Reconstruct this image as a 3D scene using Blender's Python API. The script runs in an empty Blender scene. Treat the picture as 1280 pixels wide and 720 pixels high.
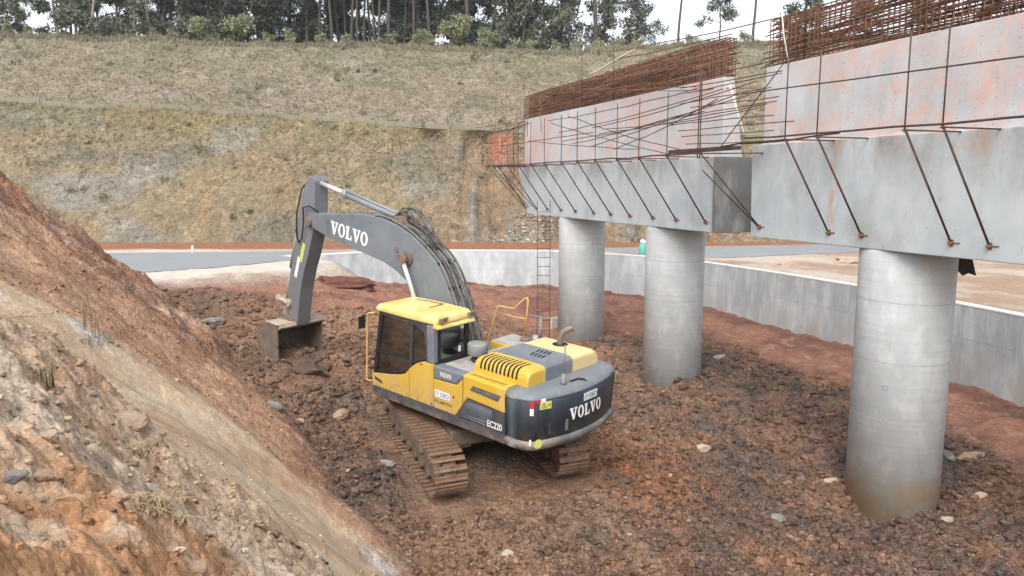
import bpy, bmesh, math, random
import numpy as np
from mathutils import Vector, Matrix
random.seed(7)
rng = np.random.default_rng(11)
SC = bpy.context.scene
COL = SC.collection
R = math.radians

# ------------------------------------------------------------------ camera
FPX, PIT, EYE = 950.0, R(7.88), 6.0
cp, sp = math.cos(PIT), math.sin(PIT)
cam = bpy.data.cameras.new('camera'); camo = bpy.data.objects.new('camera', cam); COL.objects.link(camo)
cam.sensor_width = 36.0; cam.lens = 36.0 * FPX / 1280.0; cam.clip_end = 1500; cam.clip_start = 0.05
camo.location = (0, 0, EYE); camo.rotation_euler = (R(90) - PIT, 0, 0)
SC.camera = camo

def ray(x, y):
    u, v = (x - 640) / FPX, (360 - y) / FPX
    return np.array([u, cp + v * sp, v * cp - sp])

# ------------------------------------------------------------------ noise
def _h(ix, iy, seed):
    n = (ix.astype(np.int64) * 374761393 + iy.astype(np.int64) * 668265263 + seed * 974634677) & 0xffffffff
    n = ((n ^ (n >> 13)) * 1274126177) & 0xffffffff
    n = n ^ (n >> 16)
    return (n & 0xffffff) / float(0xffffff)

def perlin(x, y, seed=0):
    x0, y0 = np.floor(x), np.floor(y); fx, fy = x - x0, y - y0
    sx, sy = fx * fx * fx * (fx * (fx * 6 - 15) + 10), fy * fy * fy * (fy * (fy * 6 - 15) + 10)
    out = 0
    for dx in (0, 1):
        for dy in (0, 1):
            a = _h(x0 + dx, y0 + dy, seed) * 2 * math.pi
            g = np.cos(a) * (fx - dx) + np.sin(a) * (fy - dy)
            out = out + g * (sx if dx else 1 - sx) * (sy if dy else 1 - sy)
    return out * 1.5

def fbm(x, y, oct=4, seed=0, gain=.5):
    s, a = 0, 1.0
    for i in range(oct):
        s = s + a * perlin(x * 2 ** i + 17.3 * i, y * 2 ** i - 9.1 * i, seed + i); a *= gain
    return s

def clods(x, y, cell, seed, rmin=.25, rmax=.62):
    """domes of random size, one per cell: height in units of cell"""
    x, y = x / cell, y / cell
    x0, y0 = np.floor(x), np.floor(y); best = np.zeros_like(x)
    for dx in (-1, 0, 1):
        for dy in (-1, 0, 1):
            cx, cy = x0 + dx, y0 + dy
            px, py = cx + _h(cx, cy, seed), cy + _h(cx, cy, seed + 1)
            r = rmin + (rmax - rmin) * _h(cx, cy, seed + 2) ** 2
            a = _h(cx, cy, seed + 3) * 3.14
            ex, ey = (x - px) * np.cos(a) + (y - py) * np.sin(a), -(x - px) * np.sin(a) + (y - py) * np.cos(a)
            d = ex * ex * .7 + ey * ey * 1.4
            best = np.maximum(best, np.sqrt(np.maximum(0, r * r - d)) * (.5 + .6 * _h(cx, cy, seed + 4)))
    return best

def sstep(a, b, x):
    t = np.clip((x - a) / (b - a), 0, 1); return t * t * (3 - 2 * t)

# ------------------------------------------------------------------ terrain of the pit, the bank and the plain
EXM = np.array([[-0.750, -0.661, 0.023], [0.658, -0.750, -0.071], [0.064, -0.038, 0.997]])
EXT = np.array([-0.825, 15.078, 0.636])
TR = R(-25.7)                                   # crawler frame against the upper structure
def exw(x, y, z): return EXM @ np.array([x, y, z]) + EXT
def trk(x, y):
    return x * math.cos(TR) - y * math.sin(TR), x * math.sin(TR) + y * math.cos(TR)

CTRL = [(3, 10, .0), (7.4, 14.5, -.98), (7.9, 16.2, -.85), (6.6, 14.9, -.85), (10, 12, -.7), (4.9, 23, -.36), (5.2, 24.6, -.3), (2.7, 29.5, -.22), (2.9, 31, -.15), (0, 9.8, .2), (-1.55, 10.6, .3), (-5.6, 16.8, 1.2),
        (-14, 30, 1.65), (-5.8, 19.3, 1.58), (-4.8, 20.6, 1.5), (-4.7, 42, .35), (2.2, 42.6, .15), (9.2, 36.2, .0), (11, 31.5, -.1), (13.6, 20.5, -.4), (14.6, 14, -.5),
        (-9.6, 39.5, .8), (-12, 34, 1.5), (-20, 34, 1.75), (0, 34, .3), (-5, 30, .9), (6, 30, -.15), (2.2, 14.5, .3), (3.6, 17.5, .1), (8.5, 18, -.5), (8, 25, -.3), (5.2, 12, -.3), (-30, 33, 1.8)]
for lx, ly in [(-2.2, 1.2), (2.2, 1.2), (-2.2, -1.2), (2.2, -1.2), (0, 0), (-2.2, 0), (2.2, 0), (0, 1.6), (0, -1.6)]:
    CTRL.append(tuple(exw(*trk(lx, ly), 0.0)))
CTRL = np.array(CTRL)
WALL = [(17.4, 8.0), (16.2, 14.5), (14.75, 21.57), (14.0, 24.6), (12.78, 28.3), (11.3, 32.2), (9.35, 36.5), (8.2, 38.2), (6.71, 39.7), (4.86, 41.2), (2.6, 42.5), (0.5, 43.0), (-4.5, 43.0), (-7.5, 42.1), (-10.05, 40.6)]
def catmull(P, n=10):
    P = [np.array(p, float) for p in P]; out = []
    for i in range(len(P) - 1):
        p0, p1, p2, p3 = P[max(i - 1, 0)], P[i], P[i + 1], P[min(i + 2, len(P) - 1)]
        for k in range(n):
            t = k / n
            out.append(.5 * ((2 * p1) + (p2 - p0) * t + (2 * p0 - 5 * p1 + 4 * p2 - p3) * t * t + (3 * p1 - p0 - 3 * p2 + p3) * t ** 3))
    out.append(P[-1]); return np.array(out)
WL = catmull(WALL, 8)
EDGE = np.vstack([np.array([(18.6, 0.0), (19.5, -20.0)])[::-1], WL, np.array([(-11.2, 38.6), (-13.5, 36.3), (-18, 34.5), (-60, 33.5)])])

def edge_dist(x, y):
    """signed distance to the retaining wall line (positive: behind it) and softness of the step"""
    best = np.full(x.shape, 1e9); sgn = np.ones(x.shape); soft = np.zeros(x.shape)
    n0, n1 = 2, 2 + len(WL) - 1
    for i in range(len(EDGE) - 1):
        a, b = EDGE[i], EDGE[i + 1]; d = b - a; L2 = d @ d
        t = np.clip(((x - a[0]) * d[0] + (y - a[1]) * d[1]) / L2, 0, 1)
        qx, qy = x - a[0] - t * d[0], y - a[1] - t * d[1]
        dd = qx * qx + qy * qy; m = dd < best
        best = np.where(m, dd, best)
        cr = d[0] * (y - a[1]) - d[1] * (x - a[0])
        sgn = np.where(m, np.where(cr < 0, 1.0, -1.0), sgn)
        soft = np.where(m, 0.0 if i < n1 else 1.0, soft)
    return np.sqrt(best) * sgn, soft

B0, BT, BN = np.array([-1.55, 10.6]), np.array([-.545, .839]), np.array([-.839, -.545])
def bank_st(x, y):
    dx, dy = x - B0[0], y - B0[1]
    return dx * BN[0] + dy * BN[1], dx * BT[0] + dy * BT[1]

def floor_z(x, y):
    num = np.zeros_like(x); den = np.zeros_like(x)
    for cx, cy, cz in CTRL:
        w = 1.0 / ((x - cx) ** 2 + (y - cy) ** 2 + .35) ** 1.7
        num += w * cz; den += w
    return num / den

def terrain(x, y, detail=True):
    """height and the zone masks used for colour"""
    x = np.asarray(x, float); y = np.asarray(y, float)
    fz = floor_z(x, y)
    s, t = bank_st(x, y)
    wob = .5 * fbm(x * .22, y * .22, 3, 5)
    ss = s + wob * .7
    fb = np.interp(t, [-12, 0, 8, 23], [.0, .25, 1.15, 1.65])
    up = .95 * np.where(ss > 0, ss, 0) + .06 * np.exp(-np.abs(ss) * 2.0)
    up = np.where(up > 6.0, 6.0 + (up - 6.0) * .12, up)
    fall = 1 - sstep(21.5, 29.5, t + .25 * s)
    base = np.where(s > -1.0, fz + (fb - fz) * sstep(-1.0, .8, s), fz)
    sd, soft = edge_dist(x, y)
    step_sharp = sstep(.10, .42, sd); step_soft = sstep(-5.0, -.4, sd + .5 * fbm(x * .3, y * .3, 3, 2))
    st = np.where(soft > .5, step_soft, step_sharp)
    plain = np.where(soft > .5, 1.905, np.clip(2.05 + .0 * sd, 0, 3))
    plain = plain + (1.905 - plain) * sstep(1.0, 5.0, sd)
    z = base * (1 - st) + plain * st
    onbank = fall * sstep(-.1, .5, ss)
    z = z + up * fall
    m = dict(s=s, t=t, sd=sd, st=st, onbank=onbank, ss=ss)
    # near shoulder of loose clods on which the viewer stands
    r = np.hypot(x, y)
    edge_t = np.interp(s, [-.5, 1.6, 2.5, 3.4, 3.9, 5.2], [-4.2, -2.8, -2.1, -1.7, -.7, -1.4])
    sh = sstep(.25, -.55, t - edge_t + .5 * fbm(x * .9, y * .9, 3, 31)) * onbank
    z = z + sh * .30 * (1 - sstep(4.4, 5.0, s) * .4)
    m['shoulder'] = sh
    gul = np.exp(-((t - np.interp(s, [0, 2, 3, 4, 5], [-.6, .2, .8, .3, .2])) / 1.1) ** 2) * onbank
    z = z - gul * .22
    m['gully'] = gul
    path = sstep(-4.7, -3.2, sd + .9 * fbm(x * .35, y * .35, 3, 77)) * (1 - st)
    path = np.maximum(path, sstep(29, 33, y + 1.5 * fbm(x * .2, y * .2, 3, 78)) * (1 - st))
    m['path'] = path * (1 - onbank)
    if detail:
        ex, ey = x - EXT[0], y - EXT[1]
        lx = ex * EXM[0, 0] + ey * EXM[1, 0]; ly = ex * EXM[0, 1] + ey * EXM[1, 1]
        tx = lx * math.cos(TR) + ly * math.sin(TR); ty = -lx * math.sin(TR) + ly * math.cos(TR)
        under = (1 - sstep(2.0, 2.9, np.abs(tx))) * (1 - sstep(1.5, 2.1, np.abs(ty)))
        lane = np.maximum(0, 1 - np.abs(np.abs(ty) - 1.19) / .45) * sstep(-7.5, -6, tx) * (1 - sstep(-1.0, 0, tx))
        rough = (1 - st) * (1 - .55 * m['path']) * (1 - .55 * under) * (1 - .6 * np.clip(lane * 2, 0, 1))
        smooth_toe = np.exp(-((x + .2) ** 2 + (y - 11.0) ** 2) / 4.0); rough = rough * (1 - .6 * smooth_toe)
        pit = rough * (1 - onbank)
        m['toe'] = smooth_toe
        big = fbm(x * .45, y * .45, 3, 40)
        z = z + pit * (.20 * big + .10 * fbm(x * 1.5, y * 1.5, 3, 41))
        heap = sstep(.05, .7, fbm(x * .33, y * .33, 2, 52) + .25)
        z = z + pit * heap * (.36 * clods(x, y, .42, 60, .12, .55) * .42 + .95 * clods(x, y, .17, 66) * .17)
        z = z + pit * (.75 * clods(x, y, .085, 71) * .085 + .022 * fbm(x * 7, y * 7, 3, 42))
        # ridge of spoil along the path's edge
        z = z + .14 * np.exp(-((sd + 5.0) / .8) ** 2) * (1 - st) * (.5 + fbm(x * .6, y * .6, 2, 49)) * (y < 30)
        z = z + m['path'] * .09 * fbm(x * .8, y * .8, 5, 43)
        red = onbank * sstep(1.0, 2.6, t) * (1 - gul) * (1 - .65 * sstep(8.5, 4.5, t) * sstep(.1, .7, ss))
        z = z + red * ((.20 + .22 * sstep(9, 15, t)) * fbm(x * .8, y * .8, 4, 44) + .30 * clods(x, y, .22, 82, .1, .6) * .22 + .5 * clods(x, y, .08, 83) * .08 + .03 * fbm(x * 5, y * 5, 3, 86))
        z = z + onbank * gul * (.05 * fbm(x * 1.2, y * 1.2, 4, 45))
        # ribs of the gully, running down the slope
        rb = fbm(t * 3.2 + .3 * fbm(x, y, 2, 8), s * .35, 4, 46)
        z = z + onbank * (1 - sh) * .035 * rb
        near = sh
        z = z + near * (.16 * fbm(x * 1.3, y * 1.3, 4, 47) + .6 * clods(x, y, .30, 90, .1, .55) * .22 + .8 * clods(x, y, .10, 92, .12, .6) * .10 + .7 * clods(x, y, .04, 95) * .04 + .03 * fbm(x * 4, y * 4, 3, 96)
                        + .018 * fbm(x * 8, y * 8, 3, 48))
        # churned plain behind the wall
        z = z + st * (1 - onbank) * (.03 * fbm(x * .7, y * .7, 4, 50)) * (1 - sstep(.5, 3, sd) * .8)
        z = z - np.clip(lane * 2, 0, 1) * (1 - st) * (.05 - .022 * np.sign(np.sin(tx * 2 * math.pi / .178)))
        m['under'] = under; m['lane'] = np.clip(lane * 2, 0, 1); m['heap'] = heap; m['big'] = big
    return z, m

def gz(x, y, detail=True):
    return float(terrain(np.array([x]), np.array([y]), detail)[0][0])

def hit(px, py):
    """the place on the ground seen at a point of the photograph"""
    r = ray(px, py)
    k = np.concatenate([np.arange(.8, 12, .02), np.arange(12, 75, .06)])
    z, _ = terrain(k * r[0], k * r[1])
    b = np.nonzero(EYE + k * r[2] < z)[0]
    kk = k[b[0]] if len(b) else 40
    return kk * r[0], kk * r[1], float(z[b[0]]) if len(b) else 0.

# ------------------------------------------------------------------ mesh helpers
class MB:
    def __init__(s): s.v = []; s.f = []; s.sm = []
    def add(s, vs, fs, smooth=False):
        o = len(s.v); s.v += [tuple(map(float, v)) for v in vs]; s.f += [tuple(i + o for i in f) for f in fs]; s.sm += [smooth] * len(fs); return s
    def box(s, c, d, rot=None):
        vs = [Vector((sx * d[0] / 2, sy * d[1] / 2, sz * d[2] / 2)) for sx in (-1, 1) for sy in (-1, 1) for sz in (-1, 1)]
        if rot is not None: vs = [rot @ v for v in vs]
        vs = [v + Vector(c) for v in vs]
        return s.add(vs, [(0, 1, 3, 2), (4, 6, 7, 5), (0, 4, 5, 1), (2, 3, 7, 6), (0, 2, 6, 4), (1, 5, 7, 3)])
    def bb(s, x0, x1, y0, y1, z0, z1): return s.box(((x0 + x1) / 2, (y0 + y1) / 2, (z0 + z1) / 2), (abs(x1 - x0), abs(y1 - y0), abs(z1 - z0)))
    def prism(s, poly, axis, a, b):
        """poly of 2D points; axis 1: (x,z) swept along y; axis 0: (y,z) along x; axis 2: (x,y) along z"""
        def P(p, t): return {0: (t, p[0], p[1]), 1: (p[0], t, p[1]), 2: (p[0], p[1], t)}[axis]
        n = len(poly); vs = [P(p, a) for p in poly] + [P(p, b) for p in poly]
        return s.add(vs, [tuple(range(n))[::-1], tuple(range(n, 2 * n))] + [(i, (i + 1) % n, n + (i + 1) % n, n + i) for i in range(n)])
    def tube(s, pts, r, n=6, smooth=True, caps=True):
        pts = [Vector(p) for p in pts]; rs = r if hasattr(r, '__len__') else [r] * len(pts)
        ref = None; rings = []
        for i, p in enumerate(pts):
            d = (pts[min(i + 1, len(pts) - 1)] - pts[max(i - 1, 0)])
            d = d.normalized() if d.length > 1e-9 else Vector((0, 0, 1))
            if ref is None: ref = Vector((0, 0, 1)) if abs(d.z) < .9 else Vector((1, 0, 0))
            u = d.cross(ref)
            if u.length < 1e-6: u = d.cross(Vector((0, 1, 0)))
            u.normalize(); w = u.cross(d).normalized(); ref = w
            rings.append([p + rs[i] * (math.cos(2 * math.pi * k / n) * u + math.sin(2 * math.pi * k / n) * w) for k in range(n)])
        vs = [v for q in rings for v in q]; fs = []
        for i in range(len(rings) - 1):
            for k in range(n): fs.append((i * n + k, i * n + (k + 1) % n, (i + 1) * n + (k + 1) % n, (i + 1) * n + k))
        s.add(vs, fs, smooth)
        if caps:
            o = len(s.v) - len(vs); m = len(vs)
            s.f += [tuple(o + k for k in range(n))[::-1], tuple(o + m - n + k for k in range(n))]; s.sm += [False, False]
        return s
    def rod(s, a, b, r, n=6): return s.tube([a, b], r, n)
    def loft(s, rings, smooth=False, cap=True):
        n = len(rings[0]); vs = [v for q in rings for v in q]; fs = []
        for i in range(len(rings) - 1):
            for k in range(n): fs.append((i * n + k, i * n + (k + 1) % n, (i + 1) * n + (k + 1) % n, (i + 1) * n + k))
        s.add(vs, fs, smooth)
        if cap:
            o = len(s.v) - len(vs); m = len(vs)
            s.f += [tuple(o + k for k in range(n))[::-1], tuple(o + m - n + k for k in range(n))]; s.sm += [False, False]
        return s
    def mesh(s, name, mat=None, bevel=0, seg=2, ang=30):
        me = bpy.data.meshes.new(name); me.from_pydata(s.v, [], s.f); me.validate()
        if len(me.polygons) == len(s.sm): me.polygons.foreach_set('use_smooth', s.sm)
        bm = bmesh.new(); bm.from_mesh(me); bmesh.ops.recalc_face_normals(bm, faces=bm.faces)
        if bevel:
            es = [e for e in bm.edges if len(e.link_faces) == 2 and e.calc_face_angle(0) > R(ang)]
            bmesh.ops.bevel(bm, geom=es, offset=bevel, segments=seg, profile=.5, affect='EDGES', clamp_overlap=True)
        bm.to_mesh(me); bm.free()
        if mat: me.materials.append(mat)
        return me
    def build(s, name, mat, parent=None, **k):
        return link(name, s.mesh(name, mat, **k), parent)

def link(name, me, parent=None):
    o = bpy.data.objects.new(name, me); COL.objects.link(o)
    if parent is not None: o.parent = parent
    return o
def tag(o, label=None, cat=None, group=None, kind=None):
    for k, v in (('label', label), ('category', cat), ('group', group), ('kind', kind)):
        if v: o[k] = v
    return o
def empty(name, loc=(0, 0, 0), label=None, cat=None, group=None):
    o = bpy.data.objects.new(name, None); COL.objects.link(o); o.location = loc; o.empty_display_size = .3
    return tag(o, label, cat, group)
def np_mesh(name, V, F4, mat, smooth=True, col=None):
    me = bpy.data.meshes.new(name); V = np.asarray(V, np.float32); F4 = np.asarray(F4, np.int32); k = F4.shape[1]
    me.vertices.add(len(V)); me.vertices.foreach_set('co', V.ravel())
    me.loops.add(F4.size); me.loops.foreach_set('vertex_index', F4.ravel())
    me.polygons.add(len(F4)); me.polygons.foreach_set('loop_start', np.arange(0, F4.size, k, dtype=np.int32))
    me.polygons.foreach_set('loop_total', np.full(len(F4), k, np.int32))
    me.polygons.foreach_set('use_smooth', np.full(len(F4), smooth))
    me.update(calc_edges=True)
    if col is not None:
        a = me.color_attributes.new('Col', 'FLOAT_COLOR', 'POINT')
        c4 = np.ones((len(V), 4), np.float32); c4[:, :np.shape(col)[1]] = col; a.data.foreach_set('color', c4.ravel())
    me.materials.append(mat); return me
def grid_faces(nu, nv):
    i = np.arange(nu * nv).reshape(nu, nv)
    return np.stack([i[:-1, :-1], i[1:, :-1], i[1:, 1:], i[:-1, 1:]], -1).reshape(-1, 4)

# ------------------------------------------------------------------ materials
def new_mat(name):
    m = bpy.data.materials.new(name); m.use_nodes = True; nt = m.node_tree
    b = nt.nodes['Principled BSDF']; return m, nt, b
def N(nt, typ, **kw):
    n = nt.nodes.new(typ)
    for k, v in kw.items(): setattr(n, k, v)
    return n
def mat(name, base, layers=(), rough=.85, bump=(), metal=0, coord='Object', attr=None, island=0, spec=.3):
    """layers: (colour, noise scale, stretch, low, high, amount) blended over the base colour"""
    m, nt, b = new_mat(name); L = nt.links
    tc = N(nt, 'ShaderNodeTexCoord'); out = None
    if attr:
        a = N(nt, 'ShaderNodeVertexColor', layer_name=attr); cur = a.outputs['Color']
    else:
        c = N(nt, 'ShaderNodeRGB'); c.outputs[0].default_value = (*base, 1); cur = c.outputs[0]
    for i, lay in enumerate(layers):
        colr, sc, stretch, lo, hi, amt = lay[:6]
        mp = N(nt, 'ShaderNodeMapping'); mp.inputs['Scale'].default_value = stretch; mp.inputs['Location'].default_value = (i * 3.7, i * 1.3, i * 2.1)
        L.new(tc.outputs[coord], mp.inputs['Vector'])
        no = N(nt, 'ShaderNodeTexNoise'); no.inputs['Scale'].default_value = sc; no.inputs['Detail'].default_value = 6; no.inputs['Roughness'].default_value = .62
        L.new(mp.outputs[0], no.inputs['Vector'])
        mr = N(nt, 'ShaderNodeMapRange'); mr.inputs['From Min'].default_value = lo; mr.inputs['From Max'].default_value = hi; mr.inputs['To Max'].default_value = amt
        L.new(no.outputs['Fac'], mr.inputs['Value']); fac = mr.outputs[0]
        for ax, q0, q1 in (lay[6] if len(lay) > 6 else ()):             # keep this layer to one stretch of an axis
            sx_ = N(nt, 'ShaderNodeSeparateXYZ'); L.new(tc.outputs[coord], sx_.inputs[0]); m2 = N(nt, 'ShaderNodeMapRange'); m2.interpolation_type = 'SMOOTHSTEP'; m2.inputs['From Min'].default_value = q0; m2.inputs['From Max'].default_value = q1
            L.new(sx_.outputs[ax], m2.inputs['Value']); mm = N(nt, 'ShaderNodeMath', operation='MULTIPLY'); L.new(fac, mm.inputs[0]); L.new(m2.outputs[0], mm.inputs[1]); fac = mm.outputs[0]
        mx = N(nt, 'ShaderNodeMix', data_type='RGBA'); 
        if len(colr) == 4: mx.blend_type = 'MULTIPLY'
        L.new(fac, mx.inputs['Factor']); L.new(cur, mx.inputs['A']); mx.inputs['B'].default_value = (*colr[:3], 1)
        cur = mx.outputs['Result']
    if island:
        g = N(nt, 'ShaderNodeNewGeometry'); mr = N(nt, 'ShaderNodeMapRange'); mr.inputs['To Min'].default_value = 1 - island; mr.inputs['To Max'].default_value = 1 + island
        L.new(g.outputs['Random Per Island'], mr.inputs['Value'])
        mx = N(nt, 'ShaderNodeVectorMath', operation='SCALE'); L.new(cur, mx.inputs[0]); L.new(mr.outputs[0], mx.inputs['Scale']); cur = mx.outputs[0]
    L.new(cur, b.inputs['Base Color'])
    b.inputs['Roughness'].default_value = rough; b.inputs['Metallic'].default_value = metal; b.inputs['Specular IOR Level'].default_value = spec
    prev = None
    for sc, strength, dist in bump:
        no = N(nt, 'ShaderNodeTexNoise'); no.inputs['Scale'].default_value = sc; no.inputs['Detail'].default_value = 5; no.inputs['Roughness'].default_value = .65
        L.new(tc.outputs[coord], no.inputs['Vector'])
        bp = N(nt, 'ShaderNodeBump'); bp.inputs['Strength'].default_value = strength; bp.inputs['Distance'].default_value = dist
        L.new(no.outputs['Fac'], bp.inputs['Height'])
        if prev: L.new(prev, bp.inputs['Normal'])
        prev = bp.outputs[0]
    if prev: L.new(prev, b.inputs['Normal'])
    return m
I1 = (1, 1, 1)
DUST = (.30, .22, .16)
M_soil = mat('soil', (.1, .07, .05), [((.62, .60, .58, 1), 3.0, I1, .44, .64, .45), ((1.4, 1.32, 1.22, 1), 9.0, I1, .5, .72, .6), ((.6, .58, .56, 1), 26, I1, .48, .68, .45), ((1.9, 1.8, 1.7, 1), 42, I1, .64, .74, .6)],
             .95, [(14, .6, .04), (55, .5, .012)], attr='Col', spec=.15)
def crumb(m, scales, dist):
    nt = m.node_tree; L = nt.links; b = nt.nodes['Principled BSDF']; tc = nt.nodes['Texture Coordinate']
    cur = b.inputs['Base Color'].links[0].from_socket; nrm = b.inputs['Normal'].links[0].from_socket if b.inputs['Normal'].links else None
    wn = N(nt, 'ShaderNodeTexNoise'); wn.inputs['Scale'].default_value = scales[0][0] * 1.6; wn.inputs['Detail'].default_value = 3; L.new(tc.outputs['Object'], wn.inputs['Vector'])
    wa = N(nt, 'ShaderNodeVectorMath', operation='MULTIPLY_ADD'); wa.inputs[1].default_value = (.28 / scales[0][0],) * 3; L.new(wn.outputs['Color'], wa.inputs[0]); L.new(tc.outputs['Object'], wa.inputs[2])
    at = N(nt, 'ShaderNodeVertexColor', layer_name='Col')
    for sc, lo, hi, bs in scales:
        v = N(nt, 'ShaderNodeTexVoronoi'); v.inputs['Scale'].default_value = sc; L.new(wa.outputs[0], v.inputs['Vector'])
        sx = N(nt, 'ShaderNodeSeparateXYZ'); L.new(v.outputs['Color'], sx.inputs[0]); mr = N(nt, 'ShaderNodeMapRange'); mr.inputs['To Min'].default_value = lo; mr.inputs['To Max'].default_value = hi; L.new(sx.outputs[0], mr.inputs['Value'])
        one = N(nt, 'ShaderNodeMapRange'); one.inputs['To Min'].default_value = 1; L.new(at.outputs['Alpha'], one.inputs['Value']); L.new(mr.outputs[0], one.inputs['To Max']); mr = one
        mu = N(nt, 'ShaderNodeVectorMath', operation='SCALE'); L.new(cur, mu.inputs[0]); L.new(mr.outputs[0], mu.inputs['Scale']); cur = mu.outputs[0]
        inv = N(nt, 'ShaderNodeMath', operation='SUBTRACT'); inv.inputs[0].default_value = 1; L.new(v.outputs['Distance'], inv.inputs[1])
        ad = N(nt, 'ShaderNodeMath', operation='MULTIPLY'); L.new(inv.outputs[0], ad.inputs[0]); L.new(mr.outputs[0], ad.inputs[1])
        bp = N(nt, 'ShaderNodeBump'); st_ = N(nt, 'ShaderNodeMath', operation='MULTIPLY'); st_.inputs[1].default_value = bs; L.new(at.outputs['Alpha'], st_.inputs[0]); L.new(st_.outputs[0], bp.inputs['Strength']); bp.inputs['Distance'].default_value = dist / sc; L.new(ad.outputs[0], bp.inputs['Height'])
        if nrm: L.new(nrm, bp.inputs['Normal'])
        nrm = bp.outputs[0]
    L.new(cur, b.inputs['Base Color']); L.new(nrm, b.inputs['Normal'])
crumb(M_soil, [(7, .84, 1.18, .35), (19, .72, 1.32, .6), (48, .74, 1.34, .6)], 1.0)
M_hill = mat('cut_slope_soil', (.2, .17, .1), [((.74, .73, .70, 1), .35, I1, .42, .62, .5), ((1.3, 1.22, 1.12, 1), 1.6, I1, .5, .72, .5), ((.62, .62, .6, 1), 4.5, (1, 1, .6), .48, .68, .5), ((1.6, 1.55, 1.45, 1), 7, (1, 1, 2), .62, .74, .5)],
             .95, [(1.2, .7, .4), (5, .7, .1)], attr='Col', spec=.1)
crumb(M_hill, [(1.3, .88, 1.12, .4), (3.6, .84, 1.18, .6), (8, .84, 1.18, .5)], .6)
M_road = mat('asphalt', (.245, .260, .272), [((.30, .305, .305), .25, (1, .3, 1), .4, .7, .6), ((.165, .175, .185), 1.2, I1, .5, .75, .4), ((.36, .33, .29), .6, I1, .58, .72, .5)], .8, [(30, .3, .01)], spec=.3)
M_pale = mat('pale_dirt', (.5, .44, .37), [((.33, .25, .18), .5, I1, .45, .7, .7)], .95, [(4, .5, .05)])

def concrete(name, base, extra=(), bumpk=1.0, zr=None):
    return mat(name, base, [((.80, .82, .83, 1), .5, I1, .38, .66, .7), ((.72, .74, .76, 1), 2.2, (1, 1, .35), .48, .72, .5), ((1.18, 1.17, 1.15, 1), 1.1, I1, .5, .7, .5), ((.6, .6, .6, 1), 16, I1, .60, .72, .35)] + list(extra), .85,
               [(6, .15 * bumpk, .02), (60, .12, .004)], spec=.25)
PINK = (.60, .30, .24)
RUST = (.36, .20, .13)
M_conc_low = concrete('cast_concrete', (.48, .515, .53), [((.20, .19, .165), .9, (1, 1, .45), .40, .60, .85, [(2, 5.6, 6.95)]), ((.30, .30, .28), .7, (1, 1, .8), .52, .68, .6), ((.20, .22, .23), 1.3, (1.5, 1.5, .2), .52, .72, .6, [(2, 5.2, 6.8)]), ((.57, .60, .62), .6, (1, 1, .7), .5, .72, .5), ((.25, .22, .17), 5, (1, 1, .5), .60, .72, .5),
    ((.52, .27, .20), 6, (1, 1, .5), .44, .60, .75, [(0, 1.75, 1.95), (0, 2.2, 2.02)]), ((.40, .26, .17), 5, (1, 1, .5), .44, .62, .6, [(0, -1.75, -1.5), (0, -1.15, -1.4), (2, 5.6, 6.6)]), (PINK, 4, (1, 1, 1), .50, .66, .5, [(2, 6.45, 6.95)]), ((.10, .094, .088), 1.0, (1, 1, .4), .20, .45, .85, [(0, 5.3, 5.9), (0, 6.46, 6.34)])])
M_conc_up = concrete('stained_concrete', (.46, .49, .505), [(PINK, .5, (1, 1, .9), .46, .68, .50), ((.60, .34, .26), 2.2, (1, 1, .7), .48, .68, .7), ((.60, .34, .26), 9, (1, 1, .8), .55, .66, .5), ((.60, .34, .26), 24, I1, .57, .64, .55), ((.56, .58, .60), .7, (1, 1, .6), .50, .7, .6), ((.30, .30, .29), 3, (1, 1, .5), .60, .74, .5)])
M_conc_col = concrete('column_concrete', (.585, .605, .605), [((.46, .475, .475), 1.0, (.25, .25, 10), .46, .62, .55), ((.46, .47, .46), 1.6, I1, .46, .62, .6), ((.70, .71, .70), 2.4, (1, 1, .6), .54, .68, .6), ((.40, .36, .30), 3.0, (1, 1, .4), .60, .72, .5), ((.45, .465, .475), 1.2, (2, 2, .15), .52, .7, .45)])
M_conc_base = concrete('clay_stained_concrete', (.585, .605, .605), [((.46, .475, .475), 1.0, (.25, .25, 10), .46, .62, .55), ((.46, .47, .46), 1.6, I1, .46, .62, .6), ((.70, .71, .70), 2.4, (1, 1, .6), .54, .68, .6), ((.40, .36, .30), 3.0, (1, 1, .4), .60, .72, .5), ((.45, .465, .475), 1.2, (2, 2, .15), .52, .7, .45), ((.52, .38, .20), 1.6, (1, 1, .9), .34, .54, .9, [(2, .25, -.5)]), ((.52, .48, .41), 3, I1, .45, .62, .6, [(2, .1, -.4)])])
M_conc_wall = concrete('wall_concrete', (.42, .445, .46), [((.62, .64, .64), 1.3, (1.2, 1.2, .35), .45, .64, .7), ((.30, .32, .33), .8, (1, 1, .4), .52, .72, .4), ((.55, .57, .58), 2.5, (2, 2, .12), .54, .68, .35), ((.34, .36, .37), 1.2, I1, .5, .68, .5), ((.45, .38, .28), 2, (1, 1, .5), .46, .62, .6, [(2, .9, .1)])])
M_joint = mat('joint_line', (.27, .285, .295), [((.40, .42, .43), 2, I1, .42, .6, .9)], .9)
M_coping = mat('pale_coping', (.66, .66, .64), [((.45, .44, .42), 2, I1, .5, .7, .6)], .9)
M_stain = mat('clay_stain', (.34, .25, .13), [((.38, .37, .34), 3, I1, .42, .62, .9)], .9)
M_rebar = mat('rusty_rebar', (.16, .078, .05), [((.27, .125, .075), 6, I1, .45, .65, .8), ((.05, .035, .03), 2, I1, .5, .7, .6)], .9)
M_bar = mat('dark_steel_bar', (.07, .05, .045), [((.15, .075, .045), 5, I1, .48, .7, .8)], .8)
M_plank = mat('weathered_plank', (.11, .065, .045), [((.05, .035, .03), 6, (1, 8, 8), .45, .6, .7)], .9)
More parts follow.
